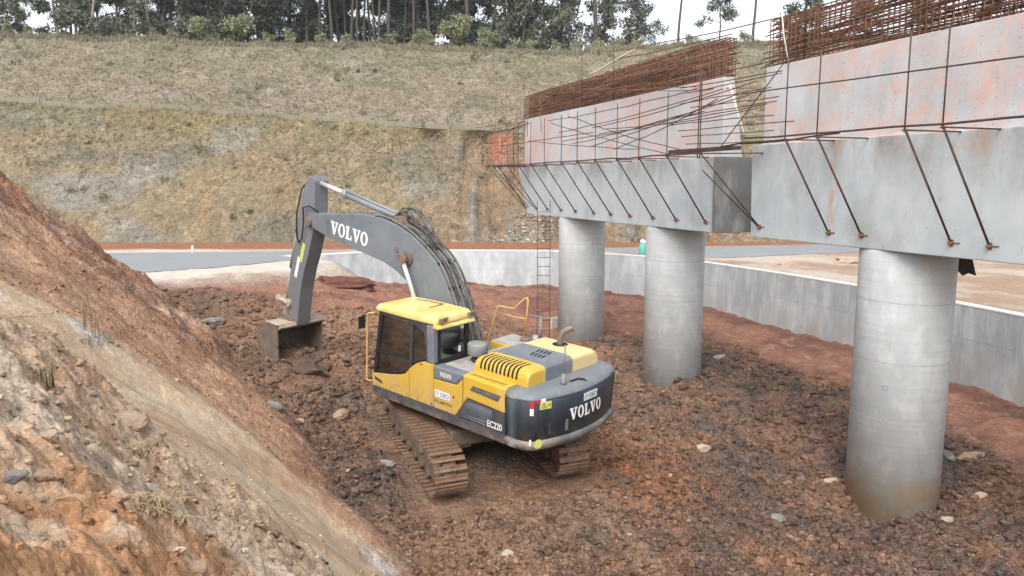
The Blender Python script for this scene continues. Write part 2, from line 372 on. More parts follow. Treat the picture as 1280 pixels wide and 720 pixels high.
M_lath = mat('pale_timber', (.62, .58, .50), (), .9)
M_net = mat('orange_mesh', (.60, .24, .15), [((.40, .20, .13), 5, I1, .4, .65, .6)], .9)
M_flap = mat('dark_flap', (.045, .042, .04), [((.12, .09, .07), 6, I1, .5, .7, .5)], .8)

YEL = (.60, .385, .04)
M_yel = mat('yellow_paint', YEL, [((.46, .33, .18), 4, (1, 1, .5), .36, .60, .7, [(2, 2.0, 1.2)]), ((.30, .21, .14), 13, (1, 1, .5), .48, .62, .8, [(2, 1.7, 1.15)]), ((.28, .20, .14), 45, I1, .60, .68, .7), ((.60, .47, .26), 3, (1.5, 1.5, .15), .50, .68, .4), ((.60, .46, .22), 2.2, I1, .52, .75, .35), ((.52, .30, .05), 9, I1, .55, .75, .35), (DUST, 20, I1, .66, .76, .4)], .42, [(40, .03, .003)], spec=.45)
M_yel_pale = mat('faded_yellow_paint', (.70, .53, .24), [((.62, .50, .34), 2.5, I1, .45, .7, .7), (DUST, 14, I1, .62, .74, .5)], .5, spec=.4)
M_roof = mat('roof_paint', (.70, .50, .13), [((.42, .33, .22), 6, I1, .50, .68, .45), ((.74, .64, .40), 2.0, I1, .42, .68, .6), ((.55, .42, .2), 12, I1, .6, .74, .4)], .45, spec=.4)
M_grey = mat('grey_paint', (.15, .175, .205), [((.30, .27, .23), 3, I1, .45, .68, .5), ((.05, .055, .06), 16, I1, .60, .72, .5), ((.20, .20, .19), 2.5, I1, .5, .75, .55), (DUST, 18, I1, .62, .74, .35)], .5, spec=.4)
M_dark = mat('dark_paint', (.04, .048, .057), [((.10, .095, .09), 3, I1, .5, .75, .5), (DUST, 16, I1, .62, .76, .35)], .5, spec=.4)
M_skirt = mat('skirt_paint', (.048, .056, .074), [((.24, .18, .135), 4, (1, 1, .7), .40, .60, .7, [(2, 1.30, 1.05)]), ((.13, .11, .10), 3, I1, .45, .7, .6), (DUST, 10, I1, .58, .72, .5)], .6, spec=.3)
M_cw = mat('counterweight_paint', (.036, .05, .068), [((.26, .22, .18), 5, (1, 1, .6), .42, .60, .55, [(2, 1.5, 1.2)]), ((.12, .13, .135), 2, (1, 1, .12), .52, .66, .5), ((.07, .085, .1), 2, I1, .45, .7, .7), (DUST, 9, (1, 1, .6), .62, .76, .35)], .42, spec=.45)
M_lip = mat('scuffed_lip', (.115, .12, .122), [((.38, .31, .25), 2.5, I1, .36, .56, .8, [(1, .5, 1.25)]), ((.26, .23, .19), 3, I1, .42, .66, .8), ((.07, .075, .085), 8, I1, .52, .7, .7)], .7)
M_boom = mat('boom_paint', (.15, .175, .20), [((.08, .09, .10), 2.5, (1, 1, .5), .54, .70, .6), ((.30, .26, .21), 12, (1, 1, .4), .58, .70, .5), ((.22, .24, .26), 1.2, I1, .42, .7, .7), ((.23, .20, .17), 4, (1, 1, .5), .56, .74, .5), (DUST, 20, I1, .64, .76, .35)], .48, [(30, .03, .003)], spec=.4)
M_stick = mat('stick_paint', (.16, .175, .195), [((.20, .17, .14), 2.2, I1, .45, .7, .6), ((.33, .30, .26), 7, I1, .6, .74, .6)], .55, spec=.35)
M_mudsteel = mat('muddy_steel', (.19, .135, .105), [((.24, .18, .135), 3, I1, .42, .66, .8), ((.07, .055, .048), 9, I1, .5, .7, .7), ((.45, .40, .36), 30, I1, .68, .75, .6)], .75, [(25, .5, .02)], spec=.3)
M_track = mat('muddy_track', (.20, .122, .08), [((.30, .19, .125), 3.5, I1, .42, .66, .8), ((.055, .042, .036), 9, I1, .5, .7, .7), ((.40, .36, .33), 26, I1, .67, .75, .6)], .8, [(22, .6, .03)], spec=.25)
M_bucket = mat('bucket_steel', (.17, .135, .105), [((.27, .22, .17), 3, I1, .45, .66, .7), ((.10, .08, .065), 6, I1, .5, .7, .6)], .7, [(20, .3, .01)])
M_bright = mat('worn_plate', (.44, .36, .28), [((.26, .20, .15), 5, I1, .45, .68, .8)], .6)
M_chrome = mat('chrome_rod', (.72, .72, .72), (), .32, metal=.55)
M_barrel = mat('cylinder_barrel', (.24, .27, .295), [((.36, .36, .35), 5, I1, .5, .7, .6)], .45, spec=.45)
M_hose = mat('hydraulic_hose', (.055, .055, .055), [((.20, .18, .155), 5, I1, .42, .66, .8)], .7)
M_hose2 = mat('dusty_hose', (.19, .175, .155), [((.08, .075, .07), 7, I1, .45, .66, .7)], .75)
M_black = mat('black_rubber', (.015, .015, .016), [((.05, .045, .04), 8, I1, .5, .7, .6)], .7)
M_inside = mat('cab_interior', (.10, .10, .10), (), .9)
M_seat = mat('seat_fabric', (.04, .04, .045), (), .95)
M_plate = mat('tread_plate', (.40, .39, .36), [((.25, .21, .17), 3, I1, .42, .68, .8), ((.55, .54, .5), 40, I1, .55, .65, .5)], .6, [(45, .5, .01)])
M_white = mat('white_lettering', (.78, .78, .76), [((.5, .48, .45), 14, I1, .58, .75, .5)], .6)
M_sticker = mat('white_sticker', (.74, .77, .80), (), .5)
M_blue = mat('blue_ink', (.10, .10, .30), (), .6)
M_ink = mat('dark_ink', (.06, .05, .03), (), .7)
M_red = mat('red_reflector', (.50, .035, .05), (), .4)
M_lime = mat('faded_lime_label', (.56, .60, .16), [((.45, .45, .2), 12, I1, .5, .7, .5)], .6)
M_rail = mat('orange_rail_paint', (.62, .36, .10), [((.60, .48, .33), 6, I1, .45, .7, .8)], .6)
M_prec = mat('precleaner_plastic', (.22, .23, .23), [((.32, .31, .29), 4, I1, .45, .7, .6)], .65)
def glass_mat(name, tint, transp):
    m, nt, b = new_mat(name); L = nt.links
    tr = N(nt, 'ShaderNodeBsdfTransparent'); tr.inputs[0].default_value = (*tint, 1)
    gl = N(nt, 'ShaderNodeBsdfGlossy'); gl.inputs['Roughness'].default_value = .05; gl.inputs[0].default_value = (.85, .9, .9, 1)
    fr = N(nt, 'ShaderNodeFresnel'); fr.inputs[0].default_value = 1.6
    ad = N(nt, 'ShaderNodeMath', operation='ADD'); ad.inputs[1].default_value = transp; L.new(fr.outputs[0], ad.inputs[0])
    mx = N(nt, 'ShaderNodeMixShader'); L.new(ad.outputs[0], mx.inputs[0]); L.new(tr.outputs[0], mx.inputs[1]); L.new(gl.outputs[0], mx.inputs[2])
    L.new(mx.outputs[0], nt.nodes['Material Output'].inputs[0]); return m
M_glass = glass_mat('cab_glass', (.82, .87, .84), .16)
M_rock = mat('grey_stone', (.24, .225, .20), [((.14, .125, .11), 4, I1, .45, .68, .8), ((.38, .35, .31), 11, I1, .55, .72, .7)], .9, [(12, .5, .03)])
M_rock_tan = mat('tan_stone', (.34, .24, .16), [((.22, .14, .09), 5, I1, .45, .68, .8), ((.45, .36, .28), 12, I1, .55, .72, .6)], .9, [(12, .5, .03)])
M_clod = mat('soil_clod', (.085, .056, .042), [((.05, .036, .03), 3, I1, .45, .65, .7), ((.17, .115, .085), 9, I1, .52, .72, .6)], .95, [(30, .7, .02)], island=.45, spec=.15)
M_clod_tan = mat('dry_clod', (.36, .27, .20), [((.26, .18, .13), 4, I1, .45, .65, .7), ((.46, .38, .3), 12, I1, .52, .72, .6)], .95, [(30, .7, .02)], island=.25, spec=.15)
M_pebble = mat('pale_pebble', (.29, .245, .205), [((.2, .15, .12), 8, I1, .45, .68, .7)], .9, island=.5)
M_scree = mat('pale_scree', (.33, .31, .28), [((.2, .18, .16), 2, I1, .5, .7, .7)], .9, island=.45)
M_straw = mat('dry_straw', (.42, .33, .20), (), .9, island=.35)
M_sprig = mat('green_sprig', (.14, .16, .08), (), .9, island=.4)
M_grass = mat('slope_grass', (.225, .20, .142), [((.17, .165, .108), .12, I1, .42, .62, .8), ((.235, .185, .135), .2, I1, .5, .66, .8)], .95, island=.3)
M_weed = mat('hillside_weed', (.20, .185, .105), [((.145, .145, .08), .3, I1, .42, .6, .9)], .9, island=.35)
M_bark = mat('pale_bark', (.27, .245, .22), [((.10, .085, .075), 2, (3, 3, .4), .45, .65, .8)], .95)
M_bark_dark = mat('dark_bark', (.075, .062, .055), [((.15, .12, .1), 2, (3, 3, .4), .5, .7, .7)], .95)
def leaf_mat(name, c, isl=.45):
    m = mat(name, c, [((.6, .62, .6, 1), .5, I1, .42, .6, .7), ((1.35, 1.3, 1.1, 1), .9, I1, .52, .68, .6)], .7, island=isl, spec=.25)
    b = m.node_tree.nodes['Principled BSDF']; return m
M_leaf = leaf_mat('gum_leaves', (.115, .13, .09))
M_leaf_dark = leaf_mat('dark_leaves', (.058, .072, .054))
M_leaf_light = leaf_mat('light_leaves', (.24, .255, .15))
M_teal = mat('teal_plastic', (.12, .42, .36), (), .5)
M_paint_white = mat('white_paint', (.8, .8, .78), (), .6)

# ------------------------------------------------------------------ the ground sheet
def build_ground():
    th = np.concatenate([np.linspace(-180, -37, 110, endpoint=False), np.linspace(-37, 37, 880, endpoint=False), np.linspace(37, 180, 110)])
    th = np.radians(th)
    rr = np.concatenate([np.exp(np.linspace(math.log(.5), math.log(62), 800)), np.exp(np.linspace(math.log(63), math.log(185), 24))])
    TH, RR = np.meshgrid(th, rr, indexing='ij'); X, Y = RR * np.sin(TH), RR * np.cos(TH)
    x, y = X.ravel(), Y.ravel()
    z, m = terrain(x, y)
    c = ground_colour(x, y, m)
    V = np.stack([x, y, z], 1)
    me = np_mesh('ground', V, grid_faces(len(th), len(rr))[:, ::-1], M_soil, True, c)
    tag(link('ground', me), kind='structure')

def ground_colour(x, y, m):
    n1 = fbm(x * .5, y * .5, 4, 101); n2 = fbm(x * 2.2, y * 2.2, 4, 111); n3 = fbm(x * .18, y * .18, 3, 121)
    C = lambda *c: np.array(c)[None, :]
    def mix(a, b, f): return a + (b - a) * np.clip(f, 0, 1)[:, None]
    c = np.repeat(C(.162, .106, .080), len(x), 0)
    c = mix(c, C(.205, .122, .083), sstep(.0, .5, n1)); c = mix(c, C(.108, .085, .073), sstep(.1, .6, -n1 + .3 * n2))
    c = mix(c, C(.27, .15, .09), sstep(.25, .7, fbm(x * .35 + 3, y * .35, 3, 131)) * .7)
    c = mix(c, C(.135, .12, .105), sstep(.35, .7, n2) * .5)
    c = mix(c, C(.31, .185, .115), .8 * np.exp(-((x + 4.5) ** 2 + (y - 26) ** 2) / 60) + .55 * np.exp(-((x + .3) ** 2 + (y - 11.2) ** 2) / 3.5))
    c = mix(c, C(.27, .12, .055), .9 * np.exp(-((x - 2.6) ** 2 / 2.2 + (y - 14.2) ** 2 / 1.6)) * sstep(-.3, .3, n2 + .2))
    c = mix(c, C(.235, .15, .102), m['lane'] * .8)
    pc = mix(np.repeat(C(.28, .14, .095), len(x), 0), C(.19, .095, .072), sstep(0, .5, n1)); pc = mix(pc, C(.34, .215, .16), sstep(.15, .6, n2) * .6)
    c = mix(c, pc, m['path'])
    # darker band of soil along the foot of the wall
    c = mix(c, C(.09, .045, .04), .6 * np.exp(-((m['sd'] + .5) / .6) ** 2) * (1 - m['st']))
    tan = mix(np.repeat(C(.45, .37, .30), len(x), 0), C(.36, .255, .185), sstep(-.1, .5, n3 + .4 * n1)); tan = mix(tan, C(.52, .46, .40), sstep(.1, .5, -n3 + .3 * n2) * .8)
    orange = mix(np.repeat(C(.30, .14, .08), len(x), 0), C(.22, .11, .07), sstep(0, .5, n2))
    pl = mix(tan, orange, sstep(46.0, 47.0, y + .6 * n1 - .03 * np.abs(x)) )
    pl = mix(pl, C(.56, .50, .44), sstep(-9, -12, x) * sstep(46, 44, y) * .8 * sstep(-.4, .2, n1 + .3))
    c = mix(c, pl, m['st'])
    c = mix(c, C(.62, .55, .48), sstep(-8.0, -9.5, x + .5 * n2) * sstep(-1.2, 1.2, y - 35.0 - 1.7 * (x + 12) * (x > -12.5) - .5 * (x + 12) * (x <= -12.5) + 1.2 * n1) * (1 - m['onbank']) * sstep(48, 45, y) * (.55 + .45 * sstep(-.3, .3, n2)))
    # the bank: red soil, pale gully, dry shoulder
    red = mix(np.repeat(C(.38, .205, .125), len(x), 0), C(.26, .138, .09), sstep(-.05, .4, n2 + .4 * n1)); red = mix(red, C(.45, .32, .235), sstep(.1, .5, -n1 + .4 * n2) * .8)
    red = mix(red, C(.20, .135, .11), sstep(.1, .45, fbm(m['t'] * .8, m['s'] * 2.5, 4, 171)) * .7)
    smo = sstep(8.5, 4.5, m['t'] + .8 * n1) * sstep(.1, .7, m['ss'])
    red = mix(red, mix(np.repeat(C(.50, .325, .215), len(x), 0), C(.42, .245, .15), sstep(-.2, .4, n2)), smo * .8)
    rb = fbm(m['t'] * 3.0, m['s'] * .45, 4, 141)
    gul = mix(np.repeat(C(.56, .42, .295), len(x), 0), C(.48, .335, .215), sstep(0, .5, rb)); gul = mix(gul, C(.58, .49, .37), sstep(.1, .5, -rb) * .75)
    up = np.interp(m['s'], [0, 1.3, 1.9, 2.9, 3.85, 4.7, 6], [.05, .75, 1.7, 2.5, 2.2, 1.6, 1.4])
    inb = sstep(.5, -.2, m['t'] - up + .35 * n2)
    bank = mix(red, gul, inb)
    wh = np.exp(-((m['t'] - up + .35) / .16) ** 2) * sstep(-.15, .3, fbm(m['s'] * 1.5, m['t'] * .6, 3, 151) + .15) * (np.where(m['s'] < 1.7, 1.0, np.where(m['s'] > 3.3, .8, .25)))
    bank = mix(bank, C(.66, .65, .63), wh)
    sh = mix(np.repeat(C(.48, .36, .255), len(x), 0), C(.36, .24, .155), sstep(-.1, .4, n2)); sh = mix(sh, C(.50, .415, .325), sstep(.1, .55, n1 - .2 * n2 + .1) * .8)
    sh = mix(sh, C(.44, .25, .135), sstep(-3.9, -5.6, m['t'] + .9 * n1) * sstep(-.5, .25, n2 + .2))
    bank = mix(bank, sh, m['shoulder'])
    toe = sstep(1.0, .1, m['ss'] + .5 * n2)
    bank = mix(bank, c, toe * .55)
    c = mix(c, bank, m['onbank'])
    k = 1 - .5 * m['path']; k = k * (1 - .6 * m['lane']) * (1 - .4 * m['toe']) * (1 - .75 * m['st'])
    kb = .85 - .65 * inb * (1 - m['shoulder']) - .40 * m['shoulder'] - .35 * smo * (1 - inb)
    k = k + (kb - k) * m['onbank'] * (1 - .5 * toe)
    return np.concatenate([c, k[:, None]], 1)
build_ground()

# ------------------------------------------------------------------ cut slope behind the road, in two lifts
PXC = np.linspace(-620, 1900, 620)
BASE_Y = 52.5
def hill_profile(px):
    """key points of the slope on the sight line of a column of the photograph: base, bench front, bench back, crest, plateau"""
    u = (px - 640) / FPX
    yb = np.interp(px, [-600, 0, 320, 480, 640, 1280, 1900], [118, 126, 140, 154, 163, 172, 176])
    yc = np.interp(px, [-600, 0, 150, 320, 540, 640, 720, 850, 1000, 1280, 1900], [38, 40, 46, 53, 56, 62, 63, 55, 48, 40, 36])
    def line(ypix, y0, z0, m):
        v = (360 - ypix) / FPX; fy = cp + v * sp; fz = v * cp - sp; g = fz / fy
        Y = (z0 - m * y0 - EYE) / (g - m); return Y, EYE + g * Y, u / fy * Y
    Y1, Z1, _ = line(yb, BASE_Y, 1.75, 1.05)
    Y2, Z2 = Y1 + 1.6, Z1 + .05
    Y3, Z3, _ = line(yc, Y2, Z2, .60)
    X = lambda Y: u / cp * Y * 1.0
    return (X(BASE_Y), BASE_Y + 0 * Y1, 1.7 + 0 * Y1), (X(Y1), Y1, Z1), (X(Y2), Y2, Z2), (X(Y3), Y3, Z3), (X(Y3 + 45), Y3 + 45, Z3 + 1.5)
KEY = hill_profile(PXC)
def crest(px, back=0.):
    k = [np.interp(px, PXC, KEY[3][i]) for i in range(3)]
    f = (k[1] + back) / k[1]; return np.array([k[0] * f, k[1] + back, k[2] + back * .033])

def leaf_quads(cent, rad, n, size, droop, r):
    """n leaf blades around clump centres; returns vertices (n*4) of separate quads"""
    k = r.integers(0, len(cent), n); d = r.normal(0, 1, (n, 3)); d /= np.linalg.norm(d, axis=1)[:, None]
    p = cent[k] + d * (rad[k] * r.uniform(.15, 1, n) ** .6)[:, None] * np.array([1, 1, .8])
    a = r.normal(0, 1, (n, 3)); a[:, 2] -= droop; a /= np.linalg.norm(a, axis=1)[:, None]
    b = np.cross(a, r.normal(0, 1, (n, 3))); b /= np.linalg.norm(b, axis=1)[:, None] + 1e-6
    L = size * r.uniform(.6, 1.5, n)[:, None]; w = L * r.uniform(.28, .5, n)[:, None]
    return np.stack([p - b * w * .5, p + a * L * .5 - b * w * .1 , p + a * L, p + a * L * .5 + b * w], 1)
def build_hill():
    jit = .35 * fbm(PXC * .012, PXC * 0, 4, 281); KEY[1][1][:] += jit; KEY[1][2][:] += jit * .9; KEY[2][1][:] += jit * .8; KEY[2][2][:] += jit * .9
    segs = [(0, 1, 130), (1, 2, 8), (2, 3, 120), (3, 4, 20)]
    rows = []; row_id = []
    b = KEY[0]; rows.append((b[0] * .97, b[1] - 1.5, b[2] - .5)); row_id.append((-1, 0))
    for a, b2, n in segs:
        for k in range(n):
            f = k / n; rows.append(tuple(KEY[a][i] + (KEY[b2][i] - KEY[a][i]) * f for i in range(3))); row_id.append((a, f))
    rows.append(KEY[4]); row_id.append((4, 0))
    P = np.array(rows); P = np.moveaxis(P, 1, 2)              # row, col, xyz
    nr, nc = P.shape[:2]
    seg = np.repeat(np.array([r[0] for r in row_id])[:, None], nc, 1).ravel(); ff = np.repeat(np.array([r[1] for r in row_id])[:, None], nc, 1).ravel()
    px = np.repeat(PXC[None, :], nr, 0).ravel()
    V = P.reshape(-1, 3).copy(); x, y, z = V.T
    lo = (seg == 0).astype(float) * np.clip(ff * 12, 0, 1); upz = ((seg == 2)).astype(float)
    n1 = fbm(x * .12, z * .2, 4, 201); n2 = fbm(x * .5, z * .6, 4, 211)
    strv = fbm(x * .55, z * .07, 4, 221)
    rockz = sstep(470, 560, px + 60 * n1)
    off = lo * (.7 * n1 + .25 * n2 + rockz * 1.5 * strv + .10 * fbm(x * 2.5, z * 2.5, 3, 225)) + upz * (.45 * fbm(x * .1, z * .25, 3, 231) + .22 * fbm(x * .6, z * 1.2, 4, 233))
    off = off * np.where(seg == 0, 1 - sstep(.93, 1, ff), np.where(seg == 2, sstep(0, .05, ff), 1))
    off += (seg == 2) * sstep(.75, 1, ff) * .3 * fbm(x * .5, y * .5, 3, 235)
    V[:, 1] -= off * .75; V[:, 2] += off * .5 * (1 - lo * .3)
    C = lambda *c: np.array(c)[None, :]
    def mix(a, b, f): return a + (b - a) * np.clip(f, 0, 1)[:, None]
    c = np.repeat(C(.225, .183, .118), len(x), 0)
    c = mix(c, C(.24, .180, .112), sstep(0, .5, n1 + .3 * strv)); c = mix(c, C(0.171, 0.152, 0.110), sstep(.1, .5, -n1 + .3 * n2))
    grey = sstep(.05, .4, fbm(x * .11 + 5, z * .22, 3, 241) + .28 * np.exp(-((px - 230) / 130) ** 2 - ((ff - .22) / .22) ** 2) * 2 + .3 * np.exp(-((px - 285) / 60) ** 2 - ((ff - .85) / .1) ** 2) * 2 - .22) * (1 - rockz)
    c = mix(c, C(0.224, 0.217, 0.198), grey * .62)
    rk = mix(np.repeat(C(0.236, 0.175, 0.118), len(x), 0), C(0.217, 0.201, 0.171), sstep(-.1, .3, strv)); rk = mix(rk, C(0.258, 0.163, 0.099), sstep(.15, .5, fbm(x * .4, z * .12, 3, 251)) * .7)
    c = mix(c, rk, rockz)
    c = mix(c, C(0.179, 0.156, 0.076), sstep(.72, 1.0, ff + .2 * n1) * .6)
    c = mix(c, C(0.274, 0.129, 0.068), sstep(.05, .0, ff - .02 * n2) * (px > 600) * .7)
    lower = c
    c = np.repeat(C(.225, .190, .135), len(x), 0)
    g = fbm(x * .09, y * .2, 4, 261)
    c = mix(c, C(0.201, 0.182, 0.125), sstep(.45, .9, ff + .5 * g)); c = mix(c, C(0.243, 0.201, 0.163), sstep(.0, .4, g - ff * .4 + .1) * .7); c = mix(c, C(0.163, 0.156, 0.106), sstep(.25, .6, fbm(x * .2, y * .4, 4, 271) + ff * .3 - .1) * .7)
    upper = c
    c = np.where((seg >= 2)[:, None], upper, lower); c = np.where((seg == 1)[:, None], C(0.182, 0.175, 0.129), c)
    me = np_mesh('hillside', V, grid_faces(nr, nc), M_hill, True, c)
    tag(link('hillside', me), kind='structure')
    # dry grass on the upper lift, on the bench and along the crest
    idx = []
    sel = np.nonzero((seg == 2) & (px > -60) & (px < 1340))[0]; idx.append(rng.choice(sel, 9000))
    sel = np.nonzero((seg == 2) & (ff > .93) & (px > -60) & (px < 1340))[0]; idx.append(rng.choice(sel, 3500))
    sel = np.nonzero((seg == 0) & (ff > .5) & (px > -60) & (px < 700))[0]; idx.append(rng.choice(sel, 2500))
    idx = np.concatenate(idx); p = V[idx] + rng.normal(0, .12, (len(idx), 3)) * C(1, .6, .1)
    top = ff[idx] > .93
    bv = []; n = len(p)
    for k in range(4):
        a = rng.uniform(0, 6.28, n); h = rng.uniform(.08, .26, n) * np.where(top, 2.0, 1.0); ln = rng.uniform(-.2, .2, (n, 2)); w = rng.uniform(.02, .05, n)
        d = np.stack([np.cos(a) * w, np.sin(a) * w, 0 * a], 1); o = np.stack([np.cos(a) * .1, np.sin(a) * .1, 0 * a], 1) * rng.uniform(0, 1, n)[:, None]
        tip = p + o + np.stack([ln[:, 0], ln[:, 1], h], 1)
        bv.append(np.stack([p + o - d, p + o + d, tip], 1))
    T = np.concatenate(bv).reshape(-1, 3)
    me = np_mesh('dry_grass', T, np.arange(len(T)).reshape(-1, 3), M_grass, False)
    tag(link('dry_grass', me), 'dry olive grass scattered over the hillside above the road', 'grass', kind='stuff')
    # weedy clumps on both lifts
    sel = np.concatenate([rng.choice(np.nonzero((seg == 2) & (px > -60) & (px < 1340) & (g + ff * .5 > .15))[0], 110), rng.choice(np.nonzero((seg == 0) & (ff > .15) & (px > -60) & (px < 620))[0], 40)])
    Q = leaf_quads(V[sel] + np.array([0, 0, .12]), rng.uniform(.15, .75, len(sel)), 8000, .20, -.4, rng).reshape(-1, 3)
    tag(link('weeds', np_mesh('weeds', Q, np.arange(len(Q)).reshape(-1, 4), M_weed, False)), 'dull green weeds dotted over the cut hillside', 'weeds', kind='stuff')
    # concrete drain along the bench
    mb = MB(); i0, i1 = 60, 420
    pts = np.array([KEY[1][k] for k in range(3)]).T[i0:i1:3]
    sec = [(.55, -.7), (.55, .24), (.36, .24), (.30, .05), (.02, .05), (-.06, .24), (-.26, .24), (-.26, -.12)]
    rings = [[(q[0], q[1] + a + .1, q[2] + b - .04) for a, b in sec] for q in pts]
    mb.loft(rings); tag(mb.build('drainage_channel', mat('mossy_concrete', (.225, .212, .16), [((.19, .18, .12), .8, I1, .42, .62, .9)], .95)), 'concrete drainage channel running along the bench of the cut hillside', 'drain')
    # scree below the rock face
    sel = np.nonzero((seg == 0) & (ff < .42) & (px > 612) & (px < 712) & (ff < .03 + ((px - 605) / 190) ** 1.2 + .06 * n2))[0]
    pick = rng.choice(sel, 1500); stones('scree', V[pick] + rng.normal(0, .05, (1500, 3)), .02 + .14 * rng.uniform(0, 1, 1500) ** 3, M_scree, 'pale broken rock spilled at the foot of the rock face', 'rocks')

ICO_V = None
def ico(sub):
    bm = bmesh.new(); bmesh.ops.create_icosphere(bm, subdivisions=sub, radius=1); v = np.array([q.co[:] for q in bm.verts]); f = np.array([[w.index for w in q.verts] for q in bm.faces]); bm.free(); return v, f
IV1, IF1 = ico(1); IV2, IF2 = ico(2); IV3, IF3 = ico(3)
def stones(name, pos, size, material, label, cat, flat=.7, sub=1, smooth=False, base=None):
    iv, fi = (IV1, IF1) if sub == 1 else (IV2, IF2)
    n = len(pos); nv = len(iv)
    a = rng.uniform(0, 6.28, n); b = rng.uniform(-.6, .6, n)
    sc = np.stack([rng.uniform(.7, 1.35, n), rng.uniform(.7, 1.2, n), rng.uniform(.55, 1.0, n) * flat], 1)
    v = np.repeat(iv[None], n, 0) * (1 + rng.uniform(-.28, .28, (n, nv, 1))) * sc[:, None, :] * np.asarray(size)[:, None, None]
    ca, sa, cb, sb = np.cos(a)[:, None], np.sin(a)[:, None], np.cos(b)[:, None], np.sin(b)[:, None]
    x, y, z = v[..., 0], v[..., 1], v[..., 2]
    y, z = y * cb - z * sb, y * sb + z * cb; x, y = x * ca - y * sa, x * sa + y * ca
    v = np.stack([x, y, z], -1) + np.asarray(pos)[:, None, :]
    f = (fi[None] + (np.arange(n) * nv)[:, None, None]).reshape(-1, 3)
    col = None if base is None else np.repeat(base[:, :3] * rng.uniform(.65, 1.3, (n, 1)) + rng.normal(0, .004, (n, 3)), nv, 0).clip(.01, 1)
    return tag(link(name, np_mesh(name, v.reshape(-1, 3), f, material, smooth, col)), label, cat, kind='stuff')
build_hill()

# ------------------------------------------------------------------ road
def build_road():
    near = catmull([(60, 52.0), (34, 48.6), (20.6, 45.2), (10.2, 41.2), (6, 43.6), (0, 44.2), (-8, 42.6), (-11.5, 40.4), (-14.5, 36.8), (-19, 33.9), (-30, 31.5), (-60, 26)], 8)
    far = catmull([(60, 57.5), (34, 54.2), (20, 50.6), (11, 48.8), (6, 47.9), (0, 46.6), (-8, 46.0), (-12, 45.7), (-17, 45.2), (-24, 44.4), (-34, 43), (-62, 37)], 8)
    V = []; n = len(near)
    for a, b in zip(near, far):
        for k in range(6):
            p = a + (b - a) * k / 5
            V.append((p[0], p[1], 1.932 + .02 * math.sin(k / 5 * math.pi)))
    top = np.array(V); bot = top.copy(); bot[:, 2] -= .5
    tag(link('road', np_mesh('road', top, grid_faces(n, 6), M_road, True)), kind='structure')
    # broken edge of asphalt: dark band and its side
    mb = MB()
    mb.add([(p[0], p[1], 1.933) for p in near] + [(p[0] - .1 , p[1] - .15, 1.87) for p in near], [(i, i + 1, n + i + 1, n + i) for i in range(n - 1)])
    tag(mb.build('road_edge', mat('broken_asphalt', (.13, .135, .14), [((.3, .27, .24), 2, I1, .5, .7, .6)], .95)), kind='structure')
build_road()

# ------------------------------------------------------------------ retaining wall
def build_wall():
    P = catmull(WALL, 12); n = len(P)
    d = np.gradient(P, axis=0); d /= np.linalg.norm(d, axis=1)[:, None]
    nb = np.stack([d[:, 1], -d[:, 0]], 1)                       # pointing behind the wall
    T, Z0, Z1 = .38, -1.0, 2.16
    w = empty('retaining_wall', (P[0][0], P[0][1], 0), 'long curved grey concrete retaining wall with a pale top edge behind the columns', 'wall')
    o = Vector((P[0][0], P[0][1], 0))
    def strip(mb, a, b, z0, z1):
        mb.loft([[(p[0] + q[0] * a - o.x, p[1] + q[1] * a - o.y, z0), (p[0] + q[0] * b - o.x, p[1] + q[1] * b - o.y, z0), (p[0] + q[0] * b - o.x, p[1] + q[1] * b - o.y, z1), (p[0] + q[0] * a - o.x, p[1] + q[1] * a - o.y, z1)] for p, q in zip(P, nb)])
    mb = MB(); strip(mb, 0, T, Z0, Z1); mb.build('wall_face', M_conc_wall, w)
    mb = MB(); strip(mb, -.012, T + .012, Z1, Z1 + .045); mb.build('coping', M_coping, w)
    # lift joint and panel joints of the formwork
    L = np.concatenate([[0], np.cumsum(np.linalg.norm(np.diff(P, axis=0), axis=1))])
    mb = MB(); strip(mb, -.004, .01, 1.12, 1.135)
    s = 1.2; k = 0
    while s < L[-1] - .5:
        p = np.array([np.interp(s, L, P[:, 0]), np.interp(s, L, P[:, 1])]); i = int(np.searchsorted(L, s)); q = nb[i]; e = d[i]
        z0, z1 = ((1.15, 2.14) if k % 3 else (-.6, 2.14))
        a = p - e * .007 - q * .004; b = p + e * .007 - q * .004; c = b + q * .02; g = a + q * .02
        mb.add([(v[0] - o.x, v[1] - o.y, z) for z in (z0, z1) for v in (a, b, c, g)], [(0, 1, 2, 3), (4, 5, 6, 7), (0, 1, 5, 4), (1, 2, 6, 5), (2, 3, 7, 6), (3, 0, 4, 7)])
        s += .82; k += 1
    mb.build('joint_line', M_joint, w)
    # tie holes
    mb = MB()
    for s in np.arange(.8, L[-1] - .5, 1.64):
        for z in (.55, 1.6):
            i = int(np.searchsorted(L, s)); p = np.array([np.interp(s, L, P[:, 0]), np.interp(s, L, P[:, 1])]); q = nb[i]; e = d[i]
            ring = [(p[0] - q[0] * .004 + e[0] * .022 * math.cos(t) - o.x, p[1] - q[1] * .004 + e[1] * .022 * math.cos(t) - o.y, z + .022 * math.sin(t)) for t in np.arange(8) * math.pi / 4]
            mb.add(ring, [tuple(range(8))])
    mb.build('tie_hole', M_joint, w)
build_wall()

